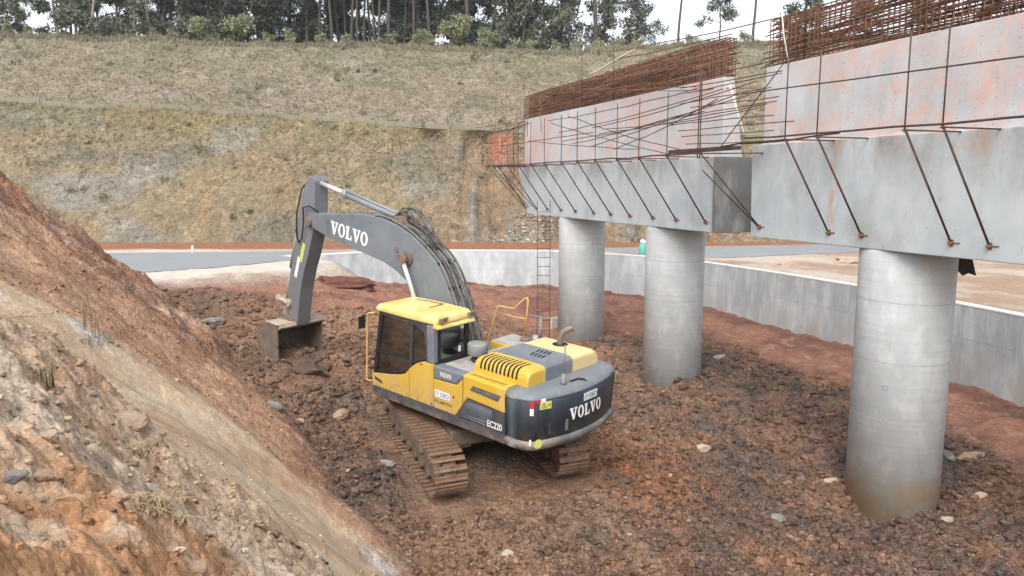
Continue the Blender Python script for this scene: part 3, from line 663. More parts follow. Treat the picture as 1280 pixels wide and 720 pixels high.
# ------------------------------------------------------------------ the two bridge piers
PHI = R(110.2); PO = Vector((7.649, 14.754, 0)); CW = 1.86
def local_ground(a, off):
    p = PO + Matrix.Rotation(PHI, 3, 'Z') @ Vector((a, off, 0)); return gz(p.x, p.y, False)
def rebar_cage(a0, a1, off0, off1, z0, z1, seed):
    r = random.Random(seed); mb = MB(); n = int((a1 - a0) / .15)
    for i in range(n + 1):
        a = a0 + (a1 - a0) * i / n + r.uniform(-.015, .015); t = r.uniform(-.05, .05); zt = z1 + r.uniform(-.06, .02)
        for o in (off0, off1):
            mb.tube([(a, o, z0), (a + t * .4, o, (z0 + zt) / 2), (a + t, o + r.uniform(-.02, .02), zt)], .0155, 4, False)
        mb.rod((a + t, off0, zt), (a + t, off1, zt), .009, 4)
        if i % 2: mb.rod((a, (off0 + off1) / 2, z0), (a + t, (off0 + off1) / 2, zt - .05), .009, 4)
    for o in (off0, (off0 + off1) / 2, off1):
        for z in np.linspace(z0 + .06, z1 - .02, 11):
            e0, e1 = r.uniform(-.12, .25), r.uniform(-.2, .3); ss = [a0 - e0 + (a1 + e1 - a0 + e0) * k / 8 for k in range(9)]
            mb.tube([(q, o + r.uniform(-.012, .012) - .012, z + r.uniform(-.025, .025)) for q in ss], .016, 4, False)
    for _ in range(int((a1 - a0) * 4.5)):                      # loose diagonals tied into the cage
        a = r.uniform(a0, a1 - 2); l = r.uniform(1.5, 4.5); z = r.uniform(z0 + .1, z1)
        mb.rod((a, off1 + .03, z), (min(a + l, a1 + .3), off1 + .04, max(z0 + .02, z - r.uniform(-.1, .55))), .010, 4)
    return mb
def cage_slant(mb, f):
    return mb
def pier(label, a0, a1, slant0, slant1, cols, cagez, marks, seed, zl):
    root = empty('bridge_pier', PO, label, 'bridge pier'); root.rotation_euler = (0, 0, PHI)
    zb, zt = 4.65, 8.82
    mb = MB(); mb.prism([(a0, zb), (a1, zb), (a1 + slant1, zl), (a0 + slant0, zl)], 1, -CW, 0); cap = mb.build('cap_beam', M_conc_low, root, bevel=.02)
    # board joints and bolt holes on the lower face
    mb = MB(); r = random.Random(seed)
    mb = MB()
    for a in np.arange(a0 + .5, a1 - .3, .61):
        for z in (5.15, 6.2):
            if r.random() < .6 and -3.2 < a:
                mb = MB(); mb.add([(a + .018 * math.cos(t), .003, z + .018 * math.sin(t)) for t in np.arange(8) * math.pi / 4], [tuple(range(8))]); mb.build('bolt_hole', M_joint, cap)
    # upper lift, battered at the back
    mb = MB(); b0, b1 = a0 + slant0 + (.12 if slant0 else .02), a1 + slant1 - .05
    mb.add([(b0, -.30, zl), (b0, -.98, zl), (b0, -.60, zt), (b0, -.30, zt), (b1, -.30, zl), (b1, -.98, zl), (b1, -.60, zt), (b1, -.30, zt)],
           [(0, 1, 2, 3), (4, 7, 6, 5), (0, 4, 5, 1), (1, 5, 6, 2), (2, 6, 7, 3), (3, 7, 4, 0)])
    up = mb.build('upper_beam', M_conc_up, root, bevel=.015)
    if marks:                                                    # rows of small tie marks left in the face
        mb = MB()
        for a in np.arange(-6.8, 2.4, .36):
            for z in np.arange(7.0, 8.7, .155):
                if r.random() < .8:
                    q = a + r.uniform(-.02, .02); h = r.uniform(.018, .035); mb.add([(q - .011, -.297, z), (q + .011, -.297, z), (q + .011, -.297, z + h), (q - .011, -.297, z + h)], [(0, 1, 2, 3)])
        mb.build('tie_mark', mat('tie_mark_tone', (.33, .28, .27), (), .9), up)['kind'] = 'stuff'
    # pink mortar smears on the ledge
    lump = MB(); 
    for _ in range(60):
        a = r.uniform(a0 + .4, a1 - .4); w = r.uniform(.04, .22); lump.add([(a - w, -.06, zl + .002), (a + w, -.06, zl + .002), (a + w * .6, -.24, zl + .002), (a - w * .5, -.26, zl + .002), (a + r.uniform(-.05, .05), -.15, zl + r.uniform(.02, .08))], [(0, 1, 4), (1, 2, 4), (2, 3, 4), (3, 0, 4)])
    lump.build('mortar_spill', mat('pink_mortar', (.44, .29, .23), [((.5, .42, .38), 4, I1, .42, .62, .9)], .95), up)['kind'] = 'stuff'
    z0, z1 = cagez
    rebar_cage(b0 + .02, b1 - .05, -.64, -.34, zt - .02, z1, seed).build('rebar_cage', M_rebar, root)
    for a, stain in cols:
        g = min(local_ground(a + dx, -.87 + dy) for dx in (-.8, 0, .8) for dy in (-.8, 0, .8)) - .6
        c = MB(); nn = 64; zs = [g, 4.60, 4.65]; rs = [.925, .925, .915]
        c.loft([[(a + q * math.cos(2 * math.pi * k / nn), -.93 + q * math.sin(2 * math.pi * k / nn), z) for k in range(nn)] for z, q in zip(zs, rs)], smooth=True)
        col = c.build('column', M_conc_base if stain else M_conc_col, root)
        for z in (1.15, 2.35, 3.6):
            tilt = r.uniform(-.02, .02); j = MB()
            j.loft([[(a + .9265 * math.cos(2 * math.pi * k / nn), -.93 + .9265 * math.sin(2 * math.pi * k / nn), z + zz + tilt * math.cos(2 * math.pi * k / nn)) for k in range(nn)] for zz in (0, .012)], smooth=True, cap=False)
            j.build('joint_line', M_joint, col)
        if stain:
            for z in (.35, 1.15, 1.85):
                jb = MB(); t0 = 2.05; pts = [(a + .930 * math.cos(t0 + .055 * math.cos(q)), -.93 + .930 * math.sin(t0 + .055 * math.cos(q)), z + .048 * math.sin(q)) for q in np.linspace(0, 2 * math.pi, 15)]
                jb.tube(pts, .006, 4); jb.build('cast_ring_mark', M_joint, col)
    return root
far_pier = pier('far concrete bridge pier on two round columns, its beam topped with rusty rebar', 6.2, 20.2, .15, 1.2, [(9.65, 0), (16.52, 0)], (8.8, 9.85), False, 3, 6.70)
near_pier = pier('nearest concrete bridge pier with pink stained upper beam on one thick round column', -9.5, 4.72, 0, .1, [(.77, 1), (-7.2, 0)], (8.8, 9.95), True, 5, 6.93)
# torn flap of formwork on top of the near column
mb = MB(); q = [(-.02, .0), (.25, .0), (.34, -.34), (.20, -.30), (.10, -.36), (-.02, -.22)]
V = [(x, -.012 + .05 * math.sin(x * 9), z) for x, z in q] + [(x, .012 + .05 * math.sin(x * 9), z) for x, z in q]; n = len(q)
mb.add(V, [tuple(range(n)), tuple(range(n, 2 * n))[::-1]] + [(i, (i + 1) % n, n + (i + 1) % n, n + i) for i in range(n)])
fl = mb.build('formwork_flap', M_flap); cc_ = Matrix.Translation(PO) @ Matrix.Rotation(PHI, 4, 'Z') @ Vector((.77, -.93, 4.65)); fl.matrix_world = Matrix.Translation(cc_ + Vector((.915 * .89, -.915 * .45, -.17))) @ Matrix.Rotation(R(-27), 4, 'Z')
tag(fl, 'torn dark flap hanging beside the top of the thickest column', 'flap')

PM = Matrix.Translation(PO) @ Matrix.Rotation(PHI, 4, 'Z')
OFF = 1.32
def bracket(a, ztop, zl, label, group, src=None, lean=0.0):
    if src is not None:
        r = src.copy(); COL.objects.link(r); r.matrix_world = PM @ Matrix.Translation((a, 0, 0))
        for ch in src.children:
            c = ch.copy(); COL.objects.link(c); c.parent = r; c.matrix_parent_inverse = Matrix()
        r['label'] = label; r['group'] = group; return r
    r = empty('walkway_bracket', (0, 0, 0), label, 'bracket', group); r.matrix_world = PM @ Matrix.Translation((a, 0, 0))
    mb = MB(); mb.rod((0, .03, 4.92), (lean, OFF, zl), .021, 6); mb.build('brace', M_bar, r)
    mb = MB(); mb.rod((0, -.02, zl - .03), (lean, OFF + .04, zl - .03), .016, 6); mb.build('arm', M_bar, r)
    mb = MB(); mb.rod((lean, OFF, zl - .06), (lean, OFF, ztop), .014, 6); mb.build('post', M_bar, r)
    mb = MB(); mb.bb(-.035, .035, .001, .02, 4.86, 4.98); mb.tube([(-.16, .012, 4.925), (.05, .012, 4.915)], .012, 5); mb.tube([(0, -.01, 4.92), (0, .09, 4.915)], .03, 8); mb.build('anchor_plate', M_rebar, r)
    return r
LBF = 'thin rusty walkway bracket in the evenly spaced row bolted along the far beam'
GF = 'walkway brackets along the far bridge beam'
anch = [20.31, 19.08, 17.85, 16.47, 15.12, 13.56, 12.26, 10.91, 9.45, 8.13, 6.64]
b0 = bracket(anch[0], 8.35, 6.72, LBF, GF)
for a in anch[1:]: bracket(a, 0, 0, LBF, GF, b0)
GN = 'walkway brackets on the near bridge beam'
bn = bracket(2.02, 8.55, 6.93, 'bracket with steel post on the near beam, at the red vertical stain', GN)
bracket(1.09, 0, 0, 'bracket with steel post on the near beam, just beside the one at the red stain', GN, bn)
bracket(-1.02, 0, 0, 'bracket with steel post on the near beam, above the thickest column towards its middle', GN, bn)
bracket(-1.77, 0, 0, 'bracket with steel post on the near beam, closest to the hanging black flap', GN, bn)
bg = bracket(4.36, 8.62, 6.75, 'double braced bracket at the gap between the two bridge beams', 'walkway bracket at the gap', None, .75)
mb = MB(); mb.rod((.02, .05, 4.93), (.45, OFF + .1, 6.3), .02, 6); mb.build('brace', M_bar, bg)

def bar(name, pts, r, label, cat, group=None, m=M_bar, n=6):
    P0 = Vector(pts[0]); mb = MB(); mb.tube([Vector(p) - P0 for p in pts], r, n); o = mb.build(name, m); o.matrix_world = PM @ Matrix.Translation(P0); return tag(o, label, cat, group)
def sag(a, b, k=8, amp=.03, sg=0.):
    a, b = Vector(a), Vector(b); r = random.Random(int(a.x * 100 + b.z * 37))
    return [a.lerp(b, i / k) + Vector((0, r.uniform(-amp, amp), r.uniform(-amp, amp) - sg * 4 * (i / k) * (1 - i / k))) for i in range(k + 1)]
bar('guard_rail', sag((-7.0, OFF + .02, 7.72), (3.5, OFF + .02, 7.99), 10, .008), .015, 'thin steel guard rail at mid height across the pink stained near beam', 'rail')
bar('guard_rail', sag((-7.0, OFF, 6.93), (3.4, OFF, 6.99), 10, .015), .022, 'steel ledger bar along the ledge of the near beam', 'rail')
bar('guard_rail', sag((.6, OFF - .1, 6.93), (4.3, OFF - .05, 6.86), 6, .02), .02, 'second shorter steel bar lying beside the ledger at the near beam\'s end', 'rail')
bar('guard_rail', sag((5.0, OFF, 6.72), (22.0, OFF, 6.73), 14, .02), .024, 'steel ledger bar along the ledge of the far beam', 'rail')
bar('guard_rail', sag((11.0, OFF + .02, 7.60), (20.9, OFF + .02, 7.55), 10, .02), .013, 'thin steel guard rail at mid height over the far beam', 'rail')
bar('guard_rail', sag((16.5, OFF + .05, 8.25), (21.8, OFF + .02, 8.12), 6, .03), .012, 'thin upper guard rail at the outer end of the far beam', 'rail')
# loose long bars thrown over the rails of the far beam
GL = 'loose reinforcing bars lying over the far walkway rails'
LL = 'long thin loose reinforcing bar slung over the walkway rails in front of the far beam'
for p, q in [((4.2, 1.34, 8.16), (13.7, 1.36, 7.75)), ((2.9, 1.38, 7.60), (10.1, 1.34, 7.62)), ((3.6, 1.36, 8.02), (11.3, 1.30, 7.15)), ((5.2, 1.35, 8.30), (14.6, 1.37, 8.2)), ((6.0, 1.30, 6.85), (12.9, 1.38, 8.25)), ((6.4, 1.36, 6.74), (14.5, 1.34, 8.15)),
             ((3.2, 1.38, 7.95), (12.6, 1.33, 7.30)), ((3.0, 1.35, 8.20), (11.0, 1.36, 7.72)), ((4.4, 1.36, 7.95), (9.6, 1.33, 7.0)), ((4.9, 1.34, 7.72), (13.4, 1.37, 7.42)), ((2.6, 1.37, 7.70), (10.6, 1.36, 7.52)), ((8.0, 1.36, 6.95), (16.8, 1.34, 7.62))]:
    bar('loose_bar', sag(p, q, 8, .02, .06), .0125, LL, 'steel bar', GL)
for p, q, k in [((5.4, -.42, 8.4), (14.8, .3, 9.4), 0), ((7.2, .1, 8.65), (17.2, -.3, 9.55), 0), ((8, .05, 8.9), (19, -.3, 9.7), 0), ((6.6, -.1, 9.2), (15.5, -.3, 9.8), 0)]:
    bar('loose_bar', sag(p, q, 8, .03, .05), .013, 'loose rusty bar leaning along the rebar cage of the far beam', 'steel bar', 'loose bars against the far cage', M_rebar)
# ties across the gap between the beams
gap = empty('gap_barrier', (0, 0, 0), 'upright bar with a ladder of short horizontal bars crossing the gap between the beams', 'barrier'); gap.matrix_world = PM @ Matrix.Translation((5.15, OFF, 0))
for dx in (-.05, .05):
    mb = MB(); mb.tube(sag((dx, 0, 6.6), (dx * .6, 0, 8.75), 5, .01), .017, 6); mb.build('upright', M_bar, gap)
rz = random.Random(4)
for z in (6.98, 7.16, 7.33, 7.5, 7.66, 7.86, 8.02, 8.22, 8.4, 8.56):
    mb = MB(); mb.tube(sag((rz.uniform(.3, 1.5), .01, z + rz.uniform(-.02, .02)), (-3.1 + rz.uniform(-.4, .5), .0 + rz.uniform(-.04, .04), z + rz.uniform(-.1, .08)), 5, .012), .0115, 6); mb.build('crossbar', M_bar, gap)
bar('guard_rail', sag((2.1, OFF, 8.52), (4.4, OFF - .1, 6.85), 3, .004), .012, 'slanting thin tie bar from the near beam\'s first post down to the gap', 'rail')
# thin bars standing above the far beam, with a string of rails behind the cage
for i, (a, z0, z1, lb) in enumerate([(21.4, 6.7, 10.9, 'tall thin bar standing at the outer end of the far beam'), (15.4, 8.8, 11.2, 'tall thin bar rising from the middle of the rusty far cage'), (12.9, 8.8, 11.6, 'tallest thin bar rising from the far cage against the trees'), (3.5, 8.8, 11.5, 'thin upright bar at the end of the near rebar cage against the sky')]):
    bar('upright_bar', [(a, -.32, z0), (a + .02, -.32, (z0 + z1) / 2), (a, -.31, z1)], .014, lb, 'steel bar')
for p, q, lb in [((3.4, -.5, 9.92), (13.6, -.4, 10.55), 'upper thin rail strung between the near and far cages'), ((6.5, -.5, 9.92), (13.2, -.5, 10.25), 'lower thin rail strung above the far cage')]:
    bar('guard_rail', sag(p, q, 6, .03, .04), .016, lb, 'rail', None, M_rebar)
bar('timber_pole', sag((15.3, -.5, 9.95), (11.7, -.45, 10.35), 4, .01), .03, 'pale timber pole lying across the upright bars above the far cage', 'pole', None, M_lath)
# bars sticking out of the far beam's outer end
GS = 'bars fanning out of the far beam end'
for i in range(9):
    r_ = random.Random(i); bar('starter_bar', sag((20.9, -.4 + .1 * i % .5, 8.75 - .02 * i), (23.2 + r_.uniform(0, 2.2), .2 + r_.uniform(-.2, .9), 8.7 - i * .16 + r_.uniform(-.1, .1)), 5, .03), .012, 'rusty bar fanning out of the outer end of the far beam over the hillside', 'steel bar', GS, M_rebar)
for i in range(5):
    r_ = random.Random(40 + i); a = 15.6 + 1.35 * i; bar('loose_bar', sag((a, 1.25, 7.9 - .1 * i), (a + 2.4, .3, 9.6 + .2 * i), 5, .03), .013, 'rusty bar leaning from the far walkway up past the cage against the hillside', 'steel bar', 'bars leaning past the far cage', M_rebar)
# outer platform with orange mesh
pl = empty('end_platform', (0, 0, 0), 'small railed scaffold platform at the outer end of the far beam', 'scaffold'); pl.matrix_world = PM @ Matrix.Translation((21.0, 0, 0))
for a, o, z1 in [(-2.6, 1.32, 8.3), (-1.1, 1.32, 8.3), (-.2, 1.32, 8.35), (.7, 1.32, 8.3), (.7, .1, 8.3), (.1, .1, 8.2)]:
    mb = MB(); mb.rod((a, o, 6.6), (a, o, z1), .016, 6); mb.build('post', M_bar, pl)
for z in (6.72, 7.3, 7.75, 8.2):
    mb = MB(); mb.rod((-2.8, 1.33, z), (.9, 1.33, z), .014, 6); mb.build('rail', M_bar, pl)
    mb = MB(); mb.rod((.7, 1.4, z + .015), (.7, -.1, z + .015), .014, 6); mb.build('rail', M_bar, pl)
for a in (-.6, .0, .6):
    mb = MB(); mb.rod((a, 1.32, 6.7), (a - 1.0, .0, 4.95), .018, 6); mb.build('brace', M_bar, pl)
mb = MB(); r = random.Random(5)
for i in range(12):
    for j in range(12):
        a, z = -2.5 + i * .27, 6.85 + j * .105
        mb.rod((a, 1.345 + .03 * math.sin(i * 1.1), z), (a + .27, 1.345 + .03 * math.sin((i + 1) * 1.1), z + r.uniform(-.01, .01)), .012, 4); mb.rod((a, 1.345 + .03 * math.sin(i * 1.1), z), (a + r.uniform(-.01, .01), 1.345 + .03 * math.sin(i * 1.1), z + .105), .014, 4)
        if r.random() < .5 * math.exp(-((i - 4.5) / 3) ** 2 - ((j - 5) / 4.5) ** 2): mb.bb(a + .005, a + .262, 1.350, 1.354, z + .005, z + .1)
nt_ = mb.build('safety_mesh', M_net); nt_.matrix_world = PM @ Matrix.Translation((21.0, 0, 0)); tag(nt_, 'tattered orange safety mesh tied to the railed platform at the far beam end', 'mesh')
# planks and lath near the gap
mb = MB(); mb.bb(-1.35, 1.45, -.13, .13, -.045, .045); o = mb.build('plank', M_plank, bevel=.006); o.matrix_world = PM @ Matrix.Translation((5.35, 1.05, 6.82)); tag(o, 'dark weathered plank bridging the gap between the two beams', 'plank')
bar('timber_lath', [(5.55, .2, 8.5), (4.88, .2, 7.2)], .028, 'pale timber lath leaning in the gap between the beams', 'lath', None, M_lath, 4)
bar('timber_lath', [(4.25, -.22, 10.3), (4.12, -.24, 9.5), (3.9, -.25, 8.78)], .02, 'pale crooked lath tied to the near rebar cage', 'lath', None, M_lath, 4)

# ------------------------------------------------------------------ rebar ladder under the far beam
gl = gz(1.25, 30.0); ld = empty('rebar_ladder', (1.25, 30.0, gl), 'tall rusty ladder of welded bars standing under the far beam', 'ladder')
for sx in (-.25, .25):
    mb = MB(); mb.tube([(sx, 0, -.15), (sx + .01, .02, 2.2), (sx * 1.0, 0, 5.3 - gl)], .014, 6); mb.build('rail', M_bar, ld)
z = .35
while z < 4.9 - gl:
    mb = MB(); mb.rod((-.27, 0, z), (.27, 0, z + .01), .012, 6); mb.build('rung', M_bar, ld); z += .36 if z > .6 else .42
mb = MB(); mb.rod((-.85, .02, 4.68 - gl), (.3, .02, 4.67 - gl), .013, 6); mb.build('rung', M_bar, ld)

# ------------------------------------------------------------------ lettering
def font_mesh(text, h, m, bold=0.0, sx=1.0, depth=.002):
    cu = bpy.data.curves.new('lettering', 'FONT'); cu.body = text; cu.size = 1.0; cu.extrude = 0; cu.offset = bold
    o = bpy.data.objects.new('lettering', cu); COL.objects.link(o); bpy.context.view_layer.update()
    me = bpy.data.meshes.new_from_object(o.evaluated_get(bpy.context.evaluated_depsgraph_get())); bpy.data.objects.remove(o); bpy.data.curves.remove(cu)
    co = np.array([v.co[:] for v in me.vertices]); lo, hi = co.min(0), co.max(0); k = h / (hi[1] - lo[1])
    for v in me.vertices: v.co = ((v.co.x - (lo[0] + hi[0]) / 2) * k * sx, (v.co.y - (lo[1] + hi[1]) / 2) * k, depth)
    me.materials.clear(); me.materials.append(m); return me
def slab_word(word, h, m, width):
    G = {'V': ([(0, 1), (.50, 1), (.50, .87), (.41, .87), (.585, .34), (.74, .87), (.64, .87), (.64, 1), (1.02, 1), (1.02, .87), (.92, .87), (.62, 0), (.42, 0), (.09, .87), (0, .87)], 1.04),
         'L': ([(0, 1), (.50, 1), (.50, .87), (.40, .87), (.40, .14), (.66, .14), (.71, .38), (.83, .38), (.81, 0), (0, 0), (0, .13), (.11, .13), (.11, .87), (0, .87)], .90)}
    mb = MB(); x = 0
    for ch in word:
        if ch == 'O':
            nn = 28; o = [(x + .48 + .47 * math.cos(2 * math.pi * k / nn), .5 + .53 * math.sin(2 * math.pi * k / nn), 0) for k in range(nn)]; i = [(x + .48 + .20 * math.cos(2 * math.pi * k / nn), .5 + .40 * math.sin(2 * math.pi * k / nn), 0) for k in range(nn)]
            mb.add(o + i, [(k, (k + 1) % nn, nn + (k + 1) % nn, nn + k) for k in range(nn)]); x += 1.02
        else:
            p, w = G[ch]; mb.add([(x + a, b, 0) for a, b in p], [tuple(range(len(p)))]); x += w
    mb.v = [((a - x / 2) * width / x, (b - .5) * h, .003) for a, b, c in mb.v]
    return mb.mesh('lettering', m)
def place(me, name, parent, org, right, up):
    o = link(name, me, parent); r = Vector(right).normalized(); u = Vector(up); u = (u - r * u.dot(r)).normalized(); n = r.cross(u)
    M4 = Matrix((r, u, n)).transposed().to_4x4(); M4.translation = Vector(org); o.matrix_local = M4; return o
def quad(name, parent, org, right, up, w, h, m, t=.003):
    mb = MB(); mb.bb(-w / 2, w / 2, -h / 2, h / 2, -.004, t * .6); return place(mb.mesh(name, m), name, parent, org, right, up)

# ------------------------------------------------------------------ excavator
def build_excavator():
    ex = empty('excavator', (0, 0, 0), 'yellow and grey crawler excavator with its bucket resting on the churned soil', 'excavator')
    M4 = Matrix([list(EXM[i]) + [EXT[i]] for i in range(3)] + [[0, 0, 0, 1]]); ex.matrix_world = Matrix.LocRotScale(M4.to_translation(), M4.to_quaternion(), Vector((1, 1, 1)))
    Rz = Matrix.Rotation(TR, 4, 'Z')
    def under(o): o.matrix_local = Rz; return o
    # --- undercarriage
    for sy in (1, -1):
        yc = 1.195 * sy; half = 1.83; r0 = .385; zc = .445
        def path(n=60, r=r0):
            Ls = [2 * half, math.pi * r, 2 * half, math.pi * r]; tot = sum(Ls); out = []
            for k in range(n):
                s = tot * k / n
                if s < Ls[0]: out.append(((half - s), zc + r, 0, 1)); continue
                s -= Ls[0]
                if s < Ls[1]: a = math.pi / 2 + s / r; out.append((-half + r * math.cos(a), zc + r * math.sin(a), math.cos(a), math.sin(a))); continue
                s -= Ls[1]
                if s < Ls[2]: out.append((-half + s, zc - r, 0, -1)); continue
                s -= Ls[2]; a = -math.pi / 2 + s / r; out.append((half + r * math.cos(a), zc + r * math.sin(a), math.cos(a), math.sin(a)))
            return out
        mb = MB(); pp = path(); pitch = 2 * (2 * half + math.pi * r0) / len(pp) / 2
        for (x, z, nx, nz) in pp:
            sagz = -.03 * math.cos(x / half * 1.5) if nz > .9 else 0
            ang = math.atan2(nx, nz); rot = Matrix.Rotation(ang, 3, 'Y')
            mb.box((x, yc, z + sagz), (pitch * 1.10, .60, .024), rot)
            for dx in (-.045, .03):
                c = Vector((x, yc, z + sagz)) + rot @ Vector((dx, 0, .019)); mb.box(c, (.016, .60, .020), rot)
            c = Vector((x, yc, z + sagz)) + rot @ Vector((0, 0, -.04)); mb.box(c, (pitch * 1.0, .2, .06), rot)
        belt = under(mb.build('track_belt', M_track, ex))
        mb = MB(); mb.prism([(-1.45, .26), (1.45, .26), (1.5, .48), (1.25, .66), (-1.25, .66), (-1.5, .48)], 1, yc - .16, yc + .16)
        mb.prism([(-1.1, .50), (1.1, .50), (.9, .69), (-.9, .69)], 1, yc - .23, yc + .23); under(mb.build('track_frame', M_mudsteel, ex, bevel=.02))
        for x, nm, rr in ((half, 'idler', .345), (-half, 'sprocket', .34)):
            mb = MB(); mb.rod((x, yc - .11, zc), (x, yc + .11, zc), rr, 28); mb.rod((x, yc - .2, zc), (x, yc + .2, zc), .17, 20); under(mb.build(nm, M_mudsteel, ex, bevel=.015))
        for x in np.linspace(-1.3, 1.3, 7):
            mb = MB(); mb.rod((x, yc - .17, .22), (x, yc + .17, .22), .10, 14); under(mb.build('roller', M_mudsteel, ex))
    mb = MB(); mb.bb(-1.0, 1.0, -.8, .8, .48, .80); mb.box((.7, .75, .55), (.5, .8, .3)); mb.box((-.7, .75, .55), (.5, .8, .3)); mb.box((.7, -.75, .55), (.5, .8, .3)); mb.box((-.7, -.75, .55), (.5, .8, .3))
    under(mb.build('car_body', M_mudsteel, ex, bevel=.05))
    mb = MB(); mb.rod((0, 0, .78), (0, 0, 1.07), .62, 40); mb.build('swing_ring', M_dark, ex)

    # --- upper frame
    mb = MB(); mb.prism([(-2.05, 1.32), (1.55, 1.32), (1.55, .36), (.75, .34), (.75, -.44), (1.25, -.46), (1.25, -1.32), (-2.05, -1.32)], 2, 1.06, 1.25)
    fr = mb.build('frame', M_skirt, ex, bevel=.02)
    # left side covers
    sx = 1.325
    mb = MB(); mb.prism([(-.262, 1.262), (-.262, 1.82), (-.86, 1.845), (-1.005, 1.985), (-1.012, 1.50), (-.85, 1.262)], 1, 1.24, sx); pan = mb.build('side_cover', M_yel, ex, bevel=.012)
    mb = MB(); mb.prism([(-.262, 1.832), (-.262, 2.085), (-1.012, 2.085), (-1.012, 2.0), (-.865, 1.857)], 1, 1.10, sx + .004); gp = mb.build('side_cover', M_grey, ex, bevel=.03, seg=3)
    mb = MB(); prof = [(.86, 1.62), (sx, 1.62), (sx, 1.97), (1.305, 2.03), (1.25, 2.075), (1.17, 2.09), (.86, 2.09)]
    mb.prism([(-1.022, 2.088), (-2.045, 2.07), (-2.045, 1.612), (-1.145, 1.662), (-1.022, 1.505)], 1, 1.24, sx); 
    yb = mb.build('side_cover', M_yel, ex, bevel=.035, seg=3)
    mb = MB(); mb.bb(-2.045, -1.02, .80, 1.24, 1.5, 2.085); mb.build('engine_deck', M_yel, ex, bevel=.01)
    for dy in (0, .045):
        mb = MB(); mb.bb(-1.95, -1.12, 1.16 + dy, 1.172 + dy, 2.06, 2.0885); mb.build('slit', M_black, yb)
    # recessed grille in the yellow cover and the dark lower cover with mesh
    mb = MB(); mb.prism([(-1.215, 1.845), (-1.285, 1.935), (-1.955, 1.915), (-1.885, 1.80)], 1, sx - .03, sx + .003); g1 = mb.build('grille', M_black, yb)
    mb = MB()
    for k in range(24): mb.rod((-1.24 - .028 * k, sx + .004, 1.835 - .0018 * k), (-1.26 - .028 * k, sx + .004, 1.925 - .0007 * k), .004, 4)
    for k in range(5): mb.rod((-1.23 - .01 * k, sx + .004, 1.85 + .016 * k), (-1.90 - .01 * k, sx + .004, 1.815 + .02 * k), .004, 4)
    mb.build('grille_mesh', M_grey, g1)
    mb = MB(); mb.prism([(-.862, 1.262), (-1.02, 1.492), (-1.148, 1.65), (-2.045, 1.60), (-2.045, 1.262)], 1, 1.22, sx - .002); dk = mb.build('lower_cover', M_skirt, ex, bevel=.01)
    mb = MB()
    for k in range(27): mb.rod((-1.06 - .026 * k, sx, 1.36), (-1.17 - .022 * k, sx, 1.61), .0045, 4)
    for k in range(9): mb.rod((-1.02 - .01 * k, sx, 1.37 + .028 * k), (-1.72, sx, 1.36 + .026 * k), .0045, 4)
    mb.build('grille_mesh', M_grey, dk)
    mb = MB()
    for z in (1.30, 1.345): mb.rod((-1.0, sx + .002, z), (-1.62, sx + .002, z - .01), .008, 5)
    mb.build('trim', M_grey, dk)
    # right side covers
    mb = MB(); mb.prism([(-2.045, 1.25), (-1.0, 1.25), (-1.0, 2.085), (-2.045, 2.07)], 1, -1.32, -.85); mb.build('side_cover', M_yel_pale, ex, bevel=.03, seg=3)
    mb = MB(); mb.bb(-1.0, -.26, -.9, 1.24, 1.25, 2.0); mb.build('engine_deck', M_dark, ex)
    mb = MB(); mb.bb(-1.005, -.27, -.8, 1.105, 2.0, 2.062); mb.build('walkway_deck', M_plate, ex, bevel=.006)

    # --- counterweight: rear arc lofted upwards
    def plan(inset):
        out = []; rr = 2.86 - inset; y1 = 1.335 - inset
        pts = [(-2.052, y1), (-2.20, y1)]; a1 = math.asin(min(.99, (y1 - .10) / rr))
        for k in range(7):                                     # rounded corner blending into the arc
            t = k / 6; x0, yy0 = -2.20, y1; x2, y2 = -rr * math.cos(a1 * .86), rr * math.sin(a1 * .86); cx, cy = -rr * math.cos(a1) - .045, y1 - .005
            pts.append(((1 - t) ** 2 * x0 + 2 * t * (1 - t) * cx + t * t * x2, (1 - t) ** 2 * yy0 + 2 * t * (1 - t) * cy + t * t * y2))
        for k in range(1, 24): a = a1 * .86 * (1 - 2 * k / 24); pts.append((-rr * math.cos(a), rr * math.sin(a)))
        half = pts[:9]; pts += [(x, -y) for x, y in reversed(half)]
        return pts
    def ring(z, i): return [(x, y, z) for x, y in plan(i)]
    mb = MB(); mb.loft([ring(1.224, .035), ring(1.90, .0), ring(1.975, .02), ring(2.03, .06), ring(2.062, .13), ring(2.075, .26), ring(2.078, .45)], smooth=True); cw = mb.build('counterweight', M_cw, ex)
    mb = MB(); mb.loft([ring(1.02, .16), ring(1.035, .07), ring(1.08, .015), ring(1.14, -.005), ring(1.195, .0), ring(1.222, .035), ring(1.226, .07)], smooth=True); mb.build('lower_lip', M_lip, cw)
    mb = MB(); mb.loft([ring(1.945, .004), ring(1.985, .018), ring(2.037, .058), ring(2.069, .128), ring(2.081, .258), ring(2.083, .44)], smooth=True); mb.build('top_edge', M_grey, cw)
    # hand pockets
    def cw_pt(y, z, inset=0):
        P = np.array(plan(inset)); P = P[P[:, 0] < -2.25]; o = np.argsort(P[:, 1]); x = np.interp(y, P[o, 1], P[o, 0]); dx = (np.interp(y + .03, P[o, 1], P[o, 0]) - np.interp(y - .03, P[o, 1], P[o, 0])) / .06
        return Vector((x - .006, y, z)), Vector((-dx, -1, 0)).normalized()
    for y in (.92, .56):
        p, r = cw_pt(y, 1.42); quad('pocket', cw, p - r.cross(Vector((0, 0, 1))) * .0, r, (0, 0, 1), .05 if y > .6 else .06, .20, M_lip if y < .6 else M_dark, .01)
    # rear writing and stickers
    yv = .03; p, r = cw_pt(yv, 1.585, .018)
    wid, hh = .93, .215; letters = 'VOLVO'; x = -wid / 2
